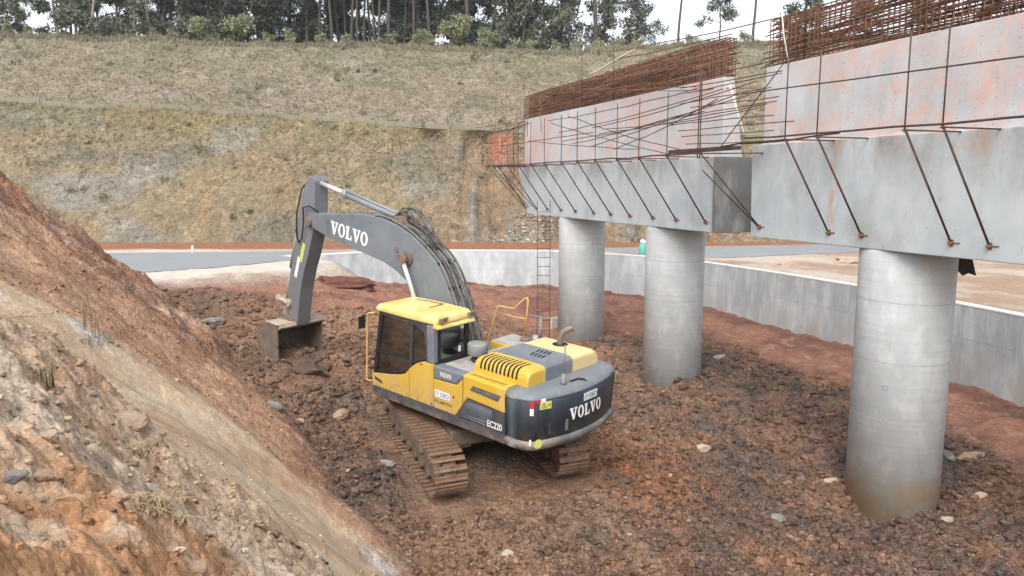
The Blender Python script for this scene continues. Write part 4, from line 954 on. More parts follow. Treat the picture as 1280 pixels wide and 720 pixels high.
    for ch, w in zip(letters, (.205, .195, .168, .205, .195)):
        p, r = cw_pt(yv - (x + w / 2), 1.585, .012); place(slab_word(ch, hh, M_white, w * .92), 'lettering', cw, p, r, (.04, 0, 1)); x += w * .96
    p, r = cw_pt(-.03, 1.835, .0); pl = quad('number_plate', cw, p + Vector((-.008, 0, 0)), r, (0, 0, 1), .40, .135, M_sticker); place(font_mesh('17 OEO', .085, M_ink, .012, .95), 'lettering', pl, (0, 0, .003), (1, 0, 0), (0, 1, 0))
    def stick(y, z, w, h, m, nm='sticker'):
        p, r = cw_pt(y, z); return quad(nm, cw, p + Vector((-.004, 0, 0)), r, (0, 0, 1), w, h, m)
    stick(1.235, 1.895, .07, .125, M_red); stick(1.235, 1.765, .065, .12, M_sticker); stick(1.155, 1.945, .085, .06, M_red); stick(1.05, 1.95, .10, .07, M_sticker)
    lb = stick(1.005, 1.862, .225, .135, M_lime, 'warning_label')
    mb = MB(); 
    for a, b in (((-.08, -.04), (-.035, .045)), ((-.035, .045), (.01, -.04)), ((.01, -.04), (-.08, -.04))): mb.rod((*a, .004), (*b, .004), .004, 4)
    mb.bb(-.038, -.032, -.02, .02, .002, .005); mb.bb(.03, .085, -.004, .004, .002, .005); mb.bb(.075, .088, -.02, .03, .002, .005); mb.build('warning_mark', M_ink, lb)
    p, r = cw_pt(1.14, 1.20); mb = MB(); mb.add([(.085 * math.cos(t), .085 * math.sin(t), 0) for t in np.arange(20) * math.pi / 10], [tuple(range(20))]); place(mb.mesh('warning_label', M_lime), 'warning_label', cw, p + Vector((-.022, .008, 0)), r, (0, 0, 1))
    p, r = cw_pt(1.245, 1.225); quad('sticker', cw, p + Vector((-.015, .01, 0)), r, (0, 0, 1), .035, .11, M_sticker)
    p, r = cw_pt(-1.22, 1.80); quad('sticker', cw, p, r, (0, 0, 1), .09, .20, M_lime)
    # aerial and torn strip on the counterweight
    mb = MB(); mb.tube([(-2.60, .42, 2.07), (-2.60, .42, 2.12), (-2.60, .42, 2.27)], [.065, .055, .03], 14); mb.rod((-2.60, .42, 2.2), (-2.61, .42, 2.78), .013, 6); mb.build('aerial', M_grey, ex)
    mb = MB(); mb.tube([(-2.62, .25, 2.09), (-2.66, .08, 2.11), (-2.72, -.02, 2.09), (-2.76, -.04, 2.06)], .016, 6); mb.build('torn_strip', M_black, ex)

    # --- engine hood
    def hood(y0, y1, left, right, m, top=2.375, grow=0.0):
        pr = []
        if left: pr += [(y1, 2.07), (y1, 2.22), (y1 - .025, 2.30), (y1 - .065, 2.345), (y1 - .13, top - .006)]
        else: pr += [(y1, 2.07), (y1, top)]
        pr += [(y1 * .6 + y0 * .4, top), (y1 * .4 + y0 * .6, top)]
        if right: pr += [(y0 + .13, top - .006), (y0 + .065, 2.345), (y0 + .025, 2.30), (y0, 2.22), (y0, 2.07)]
        else: pr += [(y0, top), (y0, 2.07)]
        xs = [(-1.03, .70), (-1.035, .80), (-1.06, .92), (-1.12, .985), (-1.22, 1.0), (-2.10, 1.0), (-2.20, .985), (-2.27, .92), (-2.305, .80), (-2.31, .66)]
        mb = MB(); mb.loft([[(x + (grow if i > 4 else -grow) * -1, y, 2.07 + (z - 2.07) * k) for y, z in pr] for i, (x, k) in enumerate(xs)], smooth=False)
        return mb
    h1 = hood(.56, 1.035, True, False, M_yel).build('hood', M_yel, ex, bevel=.006)
    h2 = hood(-.22, .56, False, False, M_grey, 2.388, .006).build('hood', M_grey, ex, bevel=.008)
    h3 = hood(-1.02, -.22, False, True, M_yel_pale).build('hood', M_yel_pale, ex, bevel=.006)
    for k in range(10):
        x = -1.20 - .094 * k; w = .042; mb = MB(); prof = [(.66, 2.372), (.90, 2.373), (.973, 2.350), (1.013, 2.304), (1.039, 2.222), (1.039, 2.17)]
        mb.add([(x + d + .10 * (y - 1.0) * 0, y, z + .003) for d in (-w / 2, w / 2) for y, z in prof], [(i, i + 1, 6 + i + 1, 6 + i) for i in range(5)]); mb.build('louvre', M_black, h1)
    for k in range(4):
        for x0, y0 in ((-1.72, .22), (-1.66, -.02)):
            mb = MB(); mb.box((x0 - .085 * k, y0 - .0 * k, 2.389), (.040, .17, .006), Matrix.Rotation(.25, 3, 'Z')); mb.build('slot', M_black, h2)
    mb = MB(); mb.rod((-1.66, -.68, 2.375), (-1.66, -.68, 2.382), .15, 24); ey = mb.build('exhaust_opening', M_black, ex)
    mb = MB(); mb.tube([(-1.66, -.68, 2.3), (-1.66, -.68, 2.52), (-1.68, -.70, 2.60), (-1.75, -.77, 2.67), (-1.83, -.84, 2.71)], [.06, .06, .062, .066, .07], 14, caps=False); e = mb.build('exhaust_pipe', mat('exhaust_steel', (.17, .15, .135), [((.25, .2, .16), 6, I1, .5, .7, .7)], .6, metal=.3), ex)
    mb = MB(); mb.tube([(-1.80, -.815, 2.695), (-1.832, -.842, 2.711)], .064, 14); mb.build('exhaust_mouth', M_black, e)
    # pre-cleaner
    mb = MB(); mb.rod((-.62, .52, 2.05), (-.62, .52, 2.22), .10, 18); mb.rod((-.62, .52, 2.09), (-.62, .52, 2.12), .13, 18); pc = mb.build('precleaner', M_dark, ex)
    mb = MB(); mb.tube([(-.62, .52, 2.20), (-.62, .52, 2.215), (-.62, .52, 2.40), (-.62, .52, 2.43), (-.62, .52, 2.44)], [.17, .195, .195, .18, .12], 24); mb.build('cap', M_prec, pc)
    # --- tank, tool box, steps on the right
    mb = MB(); mb.bb(-.98, .12, -1.33, -.62, 1.25, 2.10); tk = mb.build('fuel_tank', M_yel, ex, bevel=.03, seg=3)
    mb = MB(); mb.bb(-.96, .10, -1.31, -.64, 2.10, 2.112); mb.build('tread_plate', M_plate, tk)
    mb = MB(); mb.rod((-.42, -1.12, 2.11), (-.42, -1.12, 2.17), .11, 18); mb.box((-.55, -1.2, 2.14), (.3, .12, .06)); mb.build('filler_cap', M_mudsteel, tk); mb = MB(); mb.rod((-.62, -1.2, 2.1), (-.62, -1.2, 2.24), .06, 14); mb.build('filler_neck', M_plate, tk)
    mb = MB(); mb.bb(.14, 1.24, -1.31, -.50, 1.25, 1.62); mb.bb(.14, .7, -1.31, -.50, 1.6, 1.85); mb.build('tool_box', M_grey, ex, bevel=.02)
    mb = MB(); mb.tube([(.90, -1.32, 1.60), (.88, -1.33, 1.70), (.60, -1.34, 2.55), (.56, -1.34, 2.63), (.48, -1.34, 2.65), (.10, -1.34, 2.66), (-.20, -1.34, 2.93), (-.26, -1.34, 2.955), (-.28, -1.34, 2.90), (-.21, -1.33, 2.08)], .022, 10); mb.tube([(.60, -1.34, 2.5), (.1, -1.34, 2.48), (-.23, -1.34, 2.5)], .014, 6)
    mb.build('handrail', M_rail, ex)
    mb = MB(); mb.rod((-.66, -1.30, 2.1), (-.66, -1.32, 2.62), .03, 8); mb.rod((-.66, -1.32, 2.58), (-.86, -1.5, 2.60), .018, 6); mb.rod((-.66, -1.32, 2.62), (-.45, -1.2, 2.64), .018, 6); mi = mb.build('mirror_post', M_grey, ex)
    mb = MB(); mb.box((-.86, -1.5, 2.50), (.05, .2, .24)); mb.build('mirror', M_plate, mi, bevel=.015)

    # --- cab
    y1 = 1.315; y0 = .37
    mb = MB(); mb.prism([(1.555, 1.262), (1.555, 1.52), (1.30, 1.565), (1.0, 1.61), (.68, 1.68), (.57, 1.72), (.50, 1.775), (.437, 1.845), (.437, 1.262)], 1, y1 - .06, y1 + .008); door = mb.build('door', M_yel, ex, bevel=.012)
    mb = MB(); mb.prism([(1.49, 1.47), (1.46, 1.40), (1.22, 1.35), (1.25, 1.42)], 1, y1 + .005, y1 + .011); mb.build('door_step_light', M_bar, door)
    mb = MB(); mb.prism([(.425, 1.858), (.36, 1.915), (.26, 1.985), (.15, 2.045), (.03, 2.085), (-.245, 2.085), (-.245, 1.262), (.425, 1.262)], 1, y1 - .06, y1 + .006); rp = mb.build('cab_panel', M_yel, ex, bevel=.012)
    mb = MB(); mb.bb(-.22, -.19, y1 + .006, y1 + .012, 1.30, 1.33); mb.box((.08, y1 + .008, 2.03), (.05, .012, .02)); mb.build('latch', M_black, rp)
    # cab body below the windows on the other sides, floor and back wall
    mb = MB(); mb.bb(-.24, -.17, y0, y1 - .07, 1.25, 2.08); mb.bb(-.16, 1.5, y0, y0 + .05, 1.25, 1.75); mb.bb(-.16, 1.5, y0 + .06, y1 - .07, 1.25, 1.33); mb.bb(1.46, 1.53, y0 + .06, y1 - .07, 1.34, 1.55); mb.build('cab_body', M_dark, ex)
    # pillars
    F = lambda pts, r=.035: MB().tube(pts, r, 8)
    mb = MB(); mb.prism([(1.53, 1.50), (1.30, 2.87), (1.20, 2.87), (1.43, 1.55)], 1, y1 - .07, y1 + .002); mb.prism([(1.53, 1.50), (1.30, 2.87), (1.22, 2.87), (1.45, 1.50)], 1, y0, y0 + .06); mb.build('front_pillar', M_black, ex, bevel=.012)
    mb = MB(); mb.prism([(.435, 1.85), (.385, 2.85), (.31, 2.85), (.36, 1.91)], 1, y1 - .05, y1 + .004); mb.build('door_post', M_dark, ex, bevel=.008)
    mb = MB(); mb.prism([(1.30, 2.87), (1.31, 2.79), (.4, 2.765), (.15, 2.735), (.02, 2.66), (-.02, 2.50), (-.045, 2.10), (-.10, 2.10), (-.06, 2.80), (.0, 2.87)], 1, y1 - .05, y1 + .001); mb.build('side_frame', M_skirt, ex, bevel=.008)
    mb = MB(); mb.prism([(1.46, 1.965), (1.46, 2.015), (.41, 2.085), (.41, 2.04)], 1, y1 - .04, y1 + .006); mb.build('window_bar', M_black, ex)
    mb = MB(); mb.prism([(1.50, 1.535), (1.49, 1.585), (.68, 1.735), (.57, 1.77), (.50, 1.82), (.36, 1.955), (.26, 2.03), (.03, 2.13), (.03, 2.09), (.15, 2.05), (.26, 1.99), (.36, 1.92), (.437, 1.85), (.50, 1.78), (.57, 1.725), (.68, 1.685), (1.0, 1.615)], 1, y1 - .045, y1 + .003); mb.build('window_seal', M_black, ex)
    mb = MB(); mb.prism([(-.055, 2.085), (-.05, 2.83), (-.245, 2.83), (-.245, 2.085)], 1, y1 - .13, y1 - .002); mb.build('rear_pillar', M_grey, ex, bevel=.03, seg=3)
    mb = MB(); mb.prism([(-.055, 2.085), (-.05, 2.83), (-.245, 2.83), (-.245, 2.085)], 1, y0, y0 + .06); mb.build('rear_pillar', M_black, ex, bevel=.02)
    # rear window frame and pane
    mb = MB(); ya, ybb = y0 + .06, y1 - .13
    for a in ((ya, ybb, 2.085, 2.135), (ya, ybb, 2.77, 2.83)): mb.bb(-.25, -.20, *a)
    for a in ((ya, ya + .05, 2.135, 2.77), (ybb - .06, ybb, 2.135, 2.77)): mb.bb(-.25, -.20, *a)
    rw = mb.build('rear_window', M_black, ex); mb = MB(); mb.bb(-.228, -.222, ya + .05, ybb - .06, 2.135, 2.77); mb.build('pane', M_glass, rw)
    mb = MB(); mb.bb(-.2345, -.2325, ya + .08, ya + .16, 2.65, 2.72); mb.bb(-.2345, -.2325, ya + .16, ya + .22, 2.20, 2.32); mb.build('sticker', M_sticker, rw)
    mb = MB(); mb.prism([(1.45, 1.58), (1.25, 2.80), (.40, 2.765), (.43, 1.87), (.52, 1.78), (.68, 1.71)], 1, y1 - .03, y1 - .024); mb.build('side_window', M_glass, ex)
    mb = MB(); mb.prism([(.33, 1.97), (.34, 2.76), (.15, 2.73), (.03, 2.65), (-.01, 2.5), (-.035, 2.13), (.15, 2.09)], 1, y1 - .03, y1 - .024); mb.build('side_window', M_glass, ex)
    mb = MB(); mb.prism([(1.46, 1.75), (1.25, 2.82), (-.05, 2.82), (-.05, 1.75)], 1, y0 + .02, y0 + .026); mb.build('side_window', M_glass, ex)
    mb = MB(); mb.add([(1.50, y0 + .06, 1.56), (1.50, y1 - .07, 1.56), (1.275, y1 - .07, 2.84), (1.275, y0 + .06, 2.84), (1.494, y0 + .06, 1.56), (1.494, y1 - .07, 1.56), (1.269, y1 - .07, 2.84), (1.269, y0 + .06, 2.84)], [(0, 1, 2, 3), (4, 7, 6, 5), (0, 4, 5, 1), (1, 5, 6, 2), (2, 6, 7, 3), (3, 7, 4, 0)]); mb.build('windscreen', M_glass, ex)
    # inside
    mb = MB(); mb.box((.42, .84, 1.62), (.5, .5, .14)); mb.box((.18, .84, 1.98), (.12, .48, .62), Matrix.Rotation(-.12, 3, 'Y')); mb.box((.13, .84, 2.36), (.09, .26, .18)); mb.box((.42, .84, 1.45), (.4, .4, .22)); mb.build('seat', M_seat, ex, bevel=.04)
    mb = MB(); mb.box((.55, 1.14, 1.72), (.5, .12, .16)); mb.box((.55, .54, 1.72), (.6, .14, .2)); mb.rod((.78, 1.14, 1.78), (.80, 1.14, 1.98), .03, 8); mb.box((1.28, .52, 1.85), (.08, .2, .25)); mb.build('console', M_inside, ex, bevel=.02)
    mb = MB(); mb.rod((1.05, y1 - .09, 2.15), (1.02, y1 - .09, 2.55), .018, 6); mb.rod((.55, y1 - .10, 2.0), (.48, y1 - .10, 2.75), .012, 6); mb.tube([(1.18, y1 - .07, 2.2), (1.13, y1 - .10, 2.22), (1.12, y1 - .10, 2.5), (1.16, y1 - .07, 2.52)], .016, 6); mb.build('grab_handle', M_black, ex)
    # roof with raised lip
    def rring(ins, z):
        P = [(1.42, .34), (1.42, 1.30), (1.36, 1.345), (.6, 1.36), (.05, 1.345), (-.22, 1.33), (-.30, 1.27), (-.33, .84), (-.30, .36), (-.22, .29), (.6, .28), (1.36, .29)]
        cx, cy = .55, .82; return [(cx + (x - cx) * (1 - ins), cy + (y - cy) * (1 - ins * 1.4), z - (.03 * max(0, (x - .8)) if z > 2.9 else 0)) for x, y in P]
    mb = MB(); mb.loft([rring(.03, 2.845), rring(.0, 2.86), rring(.0, 2.90), rring(.015, 2.945), rring(.05, 2.985), rring(.11, 3.005), rring(.2, 3.012)], smooth=False); rf = mb.build('roof', M_roof, ex, bevel=.012, ang=12)
    mb = MB(); mb.tube([(1.1, .55, 2.996), (.75, .52, 3.0165), (.35, .50, 3.0165), (.30, .9, 3.0165)], .011, 5); mb.build('hatch_seam', M_mudsteel, rf)
    mb = MB(); mb.prism([(-.24, 2.88), (-.36, 2.80), (-.36, 2.77), (-.22, 2.78)], 1, .32, 1.31); mb.build('rear_lip', M_roof, rf, bevel=.006)
    mb = MB()
    for y in (1.14, .40):
        mb.box((-.325, y, 2.925), (.05, .18, .07)); mb.box((-.34, y - .05, 2.955), (.06, .1, .035)); mb.box((-.33, y + .06, 2.90), (.08, .06, .05))
    mb.build('lamp_bracket', M_mudsteel, rf, bevel=.012)
    mb = MB(); mb.tube([(1.40, 1.36, 2.80), (1.56, 1.38, 2.76), (1.60, 1.38, 2.70), (1.66, 1.38, 1.40), (1.64, 1.38, 1.35), (1.54, 1.33, 1.35)], .018, 8); mb.build('grab_rail', M_rail, ex)
    mb = MB(); mb.box((1.70, 1.45, 2.56), (.05, .14, .25)); mb.rod((1.58, 1.36, 2.72), (1.70, 1.44, 2.68), .014, 6); mb.build('mirror', M_black, ex, bevel=.03)

    # side lettering
    lt = (-1, 0, 0); upv = (0, 0, 1)
    place(slab_word('VOLVO', .085, M_white, .30), 'lettering', gp, (-.595, sx + .005, 1.963), lt, upv)
    pl = quad('number_plate', pan, (-.50, sx + .002, 1.565), lt, upv, .40, .135, M_sticker); place(font_mesh('17 OEO', .085, M_blue, .012, .95), 'lettering', pl, (0, 0, .003), (1, 0, 0), (0, 1, 0))
    place(font_mesh('912 648 9910', .062, M_ink, .012, 1.0), 'lettering', pan, (-.53, sx + .002, 1.415), lt, upv); quad('sticker', pan, (-.80, sx + .001, 1.60), lt, upv, .035, .05, M_ink)
    place(font_mesh('EC220', .125, M_white, .02, .78), 'lettering', dk, (-1.82, sx + .001, 1.345), lt, upv)

    # --- boom
    top = [(5.20, 4.30), (5.02, 4.36), (4.6, 4.36), (3.8, 4.455), (3.1, 4.50), (2.6, 4.485), (2.1, 4.39), (1.6, 4.22), (1.15, 3.98), (.78, 3.68), (.46, 3.22), (.2, 2.7), (.0, 2.1), (-.08, 1.72)]
    bot = [(.08, 1.55), (.42, 1.58), (.72, 1.95), (1.02, 2.42), (1.38, 2.92), (1.75, 3.24), (2.1, 3.42), (2.45, 3.53), (3.0, 3.62), (3.6, 3.71), (4.3, 3.83), (4.75, 3.92), (5.05, 4.0), (5.24, 4.08), (5.28, 4.2)]
    mb = MB(); mb.prism(top + bot, 1, -.25, .25); bo = mb.build('boom', M_boom, ex, bevel=.012)
    mb = MB(); mb.prism([(2.55, 4.48), (1.75, 4.28), (1.9, 4.55), (2.2, 4.56)], 1, .10, .15); mb.prism([(2.55, 4.48), (1.75, 4.28), (1.9, 4.55), (2.2, 4.56)], 1, -.15, -.10); mb.build('cylinder_lug', M_mudsteel, bo, bevel=.006)
    for c0, c1, rr_ in (((5.19, -.30, 4.15), (5.19, .30, 4.15), .11), ((1.66, -.44, 3.73), (1.66, .44, 3.73), .085), ((1.66, .25, 3.73), (1.66, .30, 3.73), .15), ((2.02, .25, 3.86), (2.02, .275, 3.86), .06)):
        mb = MB(); mb.rod(c0, c1, rr_, 18); mb.build('boss', M_mudsteel, bo, bevel=.006)
    place(slab_word('VOLVO', .30, M_white, 1.38), 'lettering', bo, (3.66, .252, 4.03), (-1.39, 0, -.16), (0, 0, 1))
    quad('sticker', bo, (4.98, .252, 4.16), (-1, 0, 0), (0, 0, 1), .2, .26, M_stick, .006)
    for y in (.42, -.42):
        c = MB(); a, b = Vector((.62, y, 1.62)), Vector((1.66, y, 3.73)); d = (b - a).normalized(); c.rod(a, a + d * 1.35, .085, 18); c.rod(a + d * 1.33, a + d * 1.4, .095, 18); cyl = c.build('boom_cylinder', M_barrel, ex)
        c = MB(); c.rod(a + d * 1.3, b, .048, 14); c.build('rod', M_chrome, cyl); c = MB(); c.rod(b - Vector((0, .06, 0)), b + Vector((0, .06, 0)), .11, 16); c.build('rod_eye', M_mudsteel, cyl)
    a, b = Vector((2.12, 0, 4.50)), Vector((5.12, 0, 5.06)); d = (b - a).normalized()
    c = MB(); c.rod(a, a + d * 2.02, .092, 20); c.rod(a + d * 1.9, a + d * 2.06, .105, 20); c.rod(a + d * .0, a + d * .12, .105, 20); c.rod(a + Vector((.15, .08, .11)), a + d * 1.9 + Vector((0, .08, .11)), .018, 6); sc = c.build('stick_cylinder', M_barrel, ex)
    c = MB(); c.rod(a + d * 2.0, b, .055, 16); c.build('rod', M_chrome, sc); c = MB(); c.rod(b - Vector((0, .09, 0)), b + Vector((0, .09, 0)), .10, 16); c.build('rod_eye', M_mudsteel, sc); c = MB(); c.rod(a - Vector((0, .09, 0)), a + Vector((0, .09, 0)), .12, 16); c.build('rod_eye', M_mudsteel, sc)
    # hoses along the back of the boom
    tl = [(x, z) for x, z in top][1:]
    def along(y, off, i0, i1, j=.0):
        pts = []
        for i in range(i0, i1):
            x, z = tl[i]; pa, pb = tl[max(i - 1, 0)], tl[min(i + 1, len(tl) - 1)]; n = Vector((pa[1] - pb[1], 0, pb[0] - pa[0])).normalized(); n = n if n.z > 0 or n.x < 0 else -n
            if n.z < 0 and n.x > 0: n = -n
            pts.append(Vector((x, y + j * math.sin(i * 2.1), z)) + n * off)
        out = []
        for i in range(len(pts) - 1):
            p0, p1, p2, p3 = pts[max(i - 1, 0)], pts[i], pts[i + 1], pts[min(i + 2, len(pts) - 1)]
            for k in range(4):
                t = k / 4; out.append(.5 * ((2 * p1) + (p2 - p0) * t + (2 * p0 - 5 * p1 + 4 * p2 - p3) * t * t + (3 * p1 - p0 - 3 * p2 + p3) * t ** 3))
        return out + [pts[-1]]
    for y, o_, i0, i1, m in ((.20, .045, 1, 12, M_hose2), (.12, .07, 3, 12, M_hose), (.03, .055, 5, 12, M_hose2), (-.06, .08, 5, 12, M_hose), (-.15, .05, 1, 12, M_hose2), (-.21, .075, 5, 12, M_hose)):
        mb = MB(); mb.tube(along(y, o_, i0, i1, .012), .024, 8); mb.build('hose', m, bo)
    for i in (7, 8, 9, 10):
        x, z = tl[i]; mb = MB(); mb.box((x + .0, 0, z + .05), (.05, .47, .035), Matrix.Rotation(-.7 if i < 9 else -1.0, 3, 'Y')); mb.build('hose_clamp', M_black, bo)
    for y, s in ((.13, 0), (.05, .06), (-.1, .03)):
        mb = MB(); mb.tube([(2.28, y, 4.50), (2.05, y, 4.66 + s), (1.78, y, 4.68 + s), (1.45, y, 4.50 + s), (1.15, y * .9, 4.16), (1.0, y, 3.95)], .024, 8); mb.build('hose', M_hose, bo)
    mb = MB(); mb.tube([(4.9, .2, 4.40), (5.15, .27, 4.52), (5.40, .27, 4.46), (5.42, .27, 4.05), (5.52, .26, 3.70), (5.68, .24, 3.58), (5.80, .22, 3.74), (5.78, .2, 4.3), (5.55, .19, 4.9), (5.28, .17, 5.08)], .018, 8); mb.build('hose', M_black, bo)
    mb = MB(); mb.tube([(5.85, .16, 3.70), (6.02, .1, 3.85), (6.05, .0, 3.7), (5.9, .0, 3.55)], .016, 6); mb.build('hose', M_black, bo)
    # --- stick
    mb = MB(); mb.prism([(5.02, 5.10), (5.10, 5.20), (5.24, 5.20), (5.38, 5.02), (5.58, 4.74), (5.70, 4.24), (5.86, 3.72), (6.18, 2.80), (6.30, 2.35), (6.36, 1.85), (6.22, 1.42), (6.08, 1.36), (5.98, 1.44), (5.76, 2.40), (5.58, 2.90), (5.38, 3.32), (5.17, 3.86), (5.08, 4.2), (5.04, 4.7)], 1, -.19, .19); st = mb.build('stick', M_stick, ex, bevel=.012)
    for x, z, r_ in ((5.19, 4.15, .15), (6.12, 1.50, .10), (6.27, 1.98, .09)):
        mb = MB(); mb.rod((x, -.23, z), (x, .23, z), r_, 18); mb.build('boss', M_mudsteel, st, bevel=.006)
    quad('sticker', st, (5.62, .192, 3.35), (-.36, 0, .93), (.93, 0, .36), .5, .12, M_lime, .004); quad('sticker', st, (5.86, .192, 2.95), (-.36, 0, .93), (.93, 0, .36), .55, .11, M_sticker, .004)
    a, b = Vector((5.95, 0, 4.02)), Vector((6.68, 0, 2.02)); d = (b - a).normalized(); c = MB(); c.rod(a, a + d * 1.25, .075, 16); c.rod(a - Vector((0, .1, 0)), a + Vector((0, .1, 0)), .09, 14); bc = c.build('bucket_cylinder', M_barrel, ex)
    c = MB(); c.rod(a + d * 1.2, b, .045, 12); c.build('rod', M_chrome, bc); mb = MB(); mb.prism([(5.72, 4.22), (5.98, 4.12), (6.03, 3.95), (5.86, 3.8)], 1, -.12, -.07); mb.prism([(5.72, 4.22), (5.98, 4.12), (6.03, 3.95), (5.86, 3.8)], 1, .07, .12); mb.build('bracket', M_stick, bc)
    # link work
    for y in (.22, -.22):
        c = MB(); c.tube([(6.27, y, 1.98), (6.70, y, 2.04)], .062, 10); c.rod((6.27, y - .035, 1.98), (6.27, y + .035, 1.98), .10, 14); c.rod((6.70, y - .04, 2.04), (6.70, y + .04, 2.04), .10, 14); c.build('link_arm', M_bright, ex, bevel=.008)
    c = MB(); c.rod((6.70, -.26, 2.04), (6.70, .28, 2.04), .055, 12); c.prism([(6.64, 2.06), (6.76, 2.06), (6.66, 1.52), (6.52, 1.52)], 1, -.12, .12); c.build('link', M_bright, ex, bevel=.015)
    # --- bucket, mouth towards the machine
    out = [(6.00, 1.42), (6.28, 1.50), (6.60, 1.52), (6.86, 1.44), (7.04, 1.25), (7.10, .98), (7.02, .72), (6.84, .54), (6.55, .42), (6.18, .36)]
    inn = [(6.06, 1.38), (6.29, 1.455), (6.59, 1.472), (6.83, 1.40), (6.99, 1.23), (7.05, .98), (6.97, .74), (6.81, .58), (6.54, .465), (6.18, .40)]
    W = .66; mb = MB(); n = len(out); mb.add([(x, y, z) for y in (-W, W) for x, z in out + inn], [])
    V = [(x, y, z) for y in (-W, W) for x, z in out + inn]; m2 = 2 * n
    mb = MB(); mb.add(V, [(i, i + 1, m2 + i + 1, m2 + i) for i in range(n - 1)] + [(n + i, m2 + n + i, m2 + n + i + 1, n + i + 1) for i in range(n - 1)] + [(0, m2, m2 + n, n), (n - 1, m2 - 1, 2 * m2 - 1, m2 + n - 1)] + [(i, n + i, n + i + 1, i + 1) for i in range(n - 1)] + [(m2 + i, m2 + i + 1, m2 + n + i + 1, m2 + n + i) for i in range(n - 1)]); bk = mb.build('bucket', M_bucket, ex)
    for y in (W - .03, -W):
        mb = MB(); mb.prism([(6.16, 1.40)] + out[2:] + [(6.12, .42), (6.22, .9)], 1, y, y + .035); mb.build('side_plate', M_bucket, bk, bevel=.006)
        mb = MB(); mb.prism([(6.12, 1.36), (6.24, 1.38), (6.27, .5), (6.14, .45)], 1, y - .006, y + .041); mb.build('side_cutter', M_mudsteel, bk, bevel=.004)
    mb = MB(); mb.bb(6.00, 6.62, -W - .02, W + .02, 1.50, 1.535); mb.rod((6.03, -W, 1.46), (6.03, W, 1.46), .05, 10); mb.build('top_plate', M_bright, bk, bevel=.012)
    mb = MB()
    for y in (-.24, .24): mb.prism([(5.98, 1.45), (6.08, 1.62), (6.45, 1.66), (6.68, 1.62), (6.75, 1.46)], 1, y - .02, y + .02)
    mb.build('hinge_plate', M_mudsteel, bk)
    for y in np.linspace(-.55, .55, 5):
        mb = MB(); mb.prism([(6.25, .34), (6.25, .43), (6.10, .41), (5.94, .345)], 1, y - .05, y + .05); mb.build('tooth', M_mudsteel, bk)
    return ex
build_excavator()

# ------------------------------------------------------------------ trees
def tree_parts(seed, h, tr, lean, lo, spread, nclump, nleaf, lsize, lmat, bmat, droop=.8, limbs=9, crad=(.5, 1.3), bare=0., shape='tall'):
    r = np.random.default_rng(seed); mb = MB(); pts = []; x = y = 0.
    for i in range(9):
        f = i / 8; x += r.normal(0, .10); y += r.normal(0, .08); pts.append((x + lean * f * h * .5, y, h * f - .4 * (i == 0)))
    mb.tube(pts, [tr * (1.25 if i == 0 else 1 - .085 * i) for i in range(9)], 8)
    P = np.array(pts); cent, rad = [], []
    for k in range(limbs):
        f = lo + (1 - lo) * (k + r.uniform(0, .8)) / limbs; f = min(f, .97); b = np.array([np.interp(f * 8, range(9), P[:, j]) for j in range(3)])
        a = r.uniform(0, 6.28); ln = spread * r.uniform(.5, 1.1) * ((1.1 - f) if shape == 'cone' else (.55 + .7 * math.sin(math.pi * min(1, f + .1))))
        up = ln * r.uniform(.15, .9) if shape != 'cone' else ln * .1
        e = b + np.array([math.cos(a) * ln, math.sin(a) * ln, up]); mid = (b + e) / 2 + np.array([0, 0, ln * .12])
        mb.tube([b, mid, e], [tr * .34 * (1.1 - f * .6), tr * .22, tr * .07], 5)
        for q in range(max(1, nclump // limbs)):
            g = r.uniform(.35, 1.08); c = b + (e - b) * g + r.normal(0, .32 * spread * .5, 3); cent.append(c); rad.append(r.uniform(*crad))
    cent, rad = np.array(cent), np.array(rad); Q = leaf_quads(cent, rad, nleaf, lsize, droop, r).reshape(-1, 3)
    return mb.mesh('trunk', bmat), np_mesh('crown', Q, np.arange(len(Q)).reshape(-1, 4), lmat, False)
TP = {
 'gum': [tree_parts(300 + i, 11, .16, [.03, -.1, .12][i], .04, 2.4, 46, 4800, .36, M_leaf, M_bark, .9, 14, (.5, 1.15)) for i in range(3)],
 'gumdark': [tree_parts(320 + i, 10, .20, [0., .05][i], .01, 2.6, 58, 7000, .36, M_leaf_dark, M_bark_dark, .6, 14, (.6, 1.3)) for i in range(2)],
 'conifer': [tree_parts(330 + i, 10, .22, 0, .03, 3.0, 60, 7500, .34, M_leaf_dark, M_bark_dark, .3, 22, (.5, 1.0), shape='cone') for i in range(2)],
 'pole': [tree_parts(340 + i, 15, .15, 0, .50, 1.8, 18, 1500, .34, M_leaf, M_bark_dark, .9, 8) for i in range(2)],
 'broad': [tree_parts(350 + i, 8.0, .16, 0, .04, 2.6, 50, 5200, .32, M_leaf, M_bark_dark, .5, 12, (.6, 1.2)) for i in range(2)],
 'small': [tree_parts(360, 5.4, .09, 0, .30, 1.5, 26, 1700, .26, M_leaf, M_bark_dark, .4, 9, (.4, .75))],
 'bush': [tree_parts(370 + i, 2.0, .05, 0, .06, 1.5, 30, 2600, .22, M_leaf_light, M_bark_dark, .1, 9, (.4, .75)) for i in range(2)],
 'shrub': [tree_parts(380 + i, 1.4, .03, 0, .05, .9, 14, 900, .20, M_leaf_light, M_bark_dark, .0, 6, (.25, .5)) for i in range(2)],
}
def plant(kind, px, back, sc=1.0, label='', name='tree', cat='tree', group=None, rot=None, var=None):
    r = random.Random(int(px * 7 + back * 13)); v = TP[kind]; tm, cm = v[(r.randrange(len(v)) if var is None else var)]
    p = crest(px, back); root = empty(name, (p[0], p[1], p[2] - .1), label, cat, group); root.rotation_euler = (0, 0, r.uniform(0, 6.28) if rot is None else rot); root.scale = (sc,) * 3
    link('trunk', tm, root); link('crown', cm, root); return root
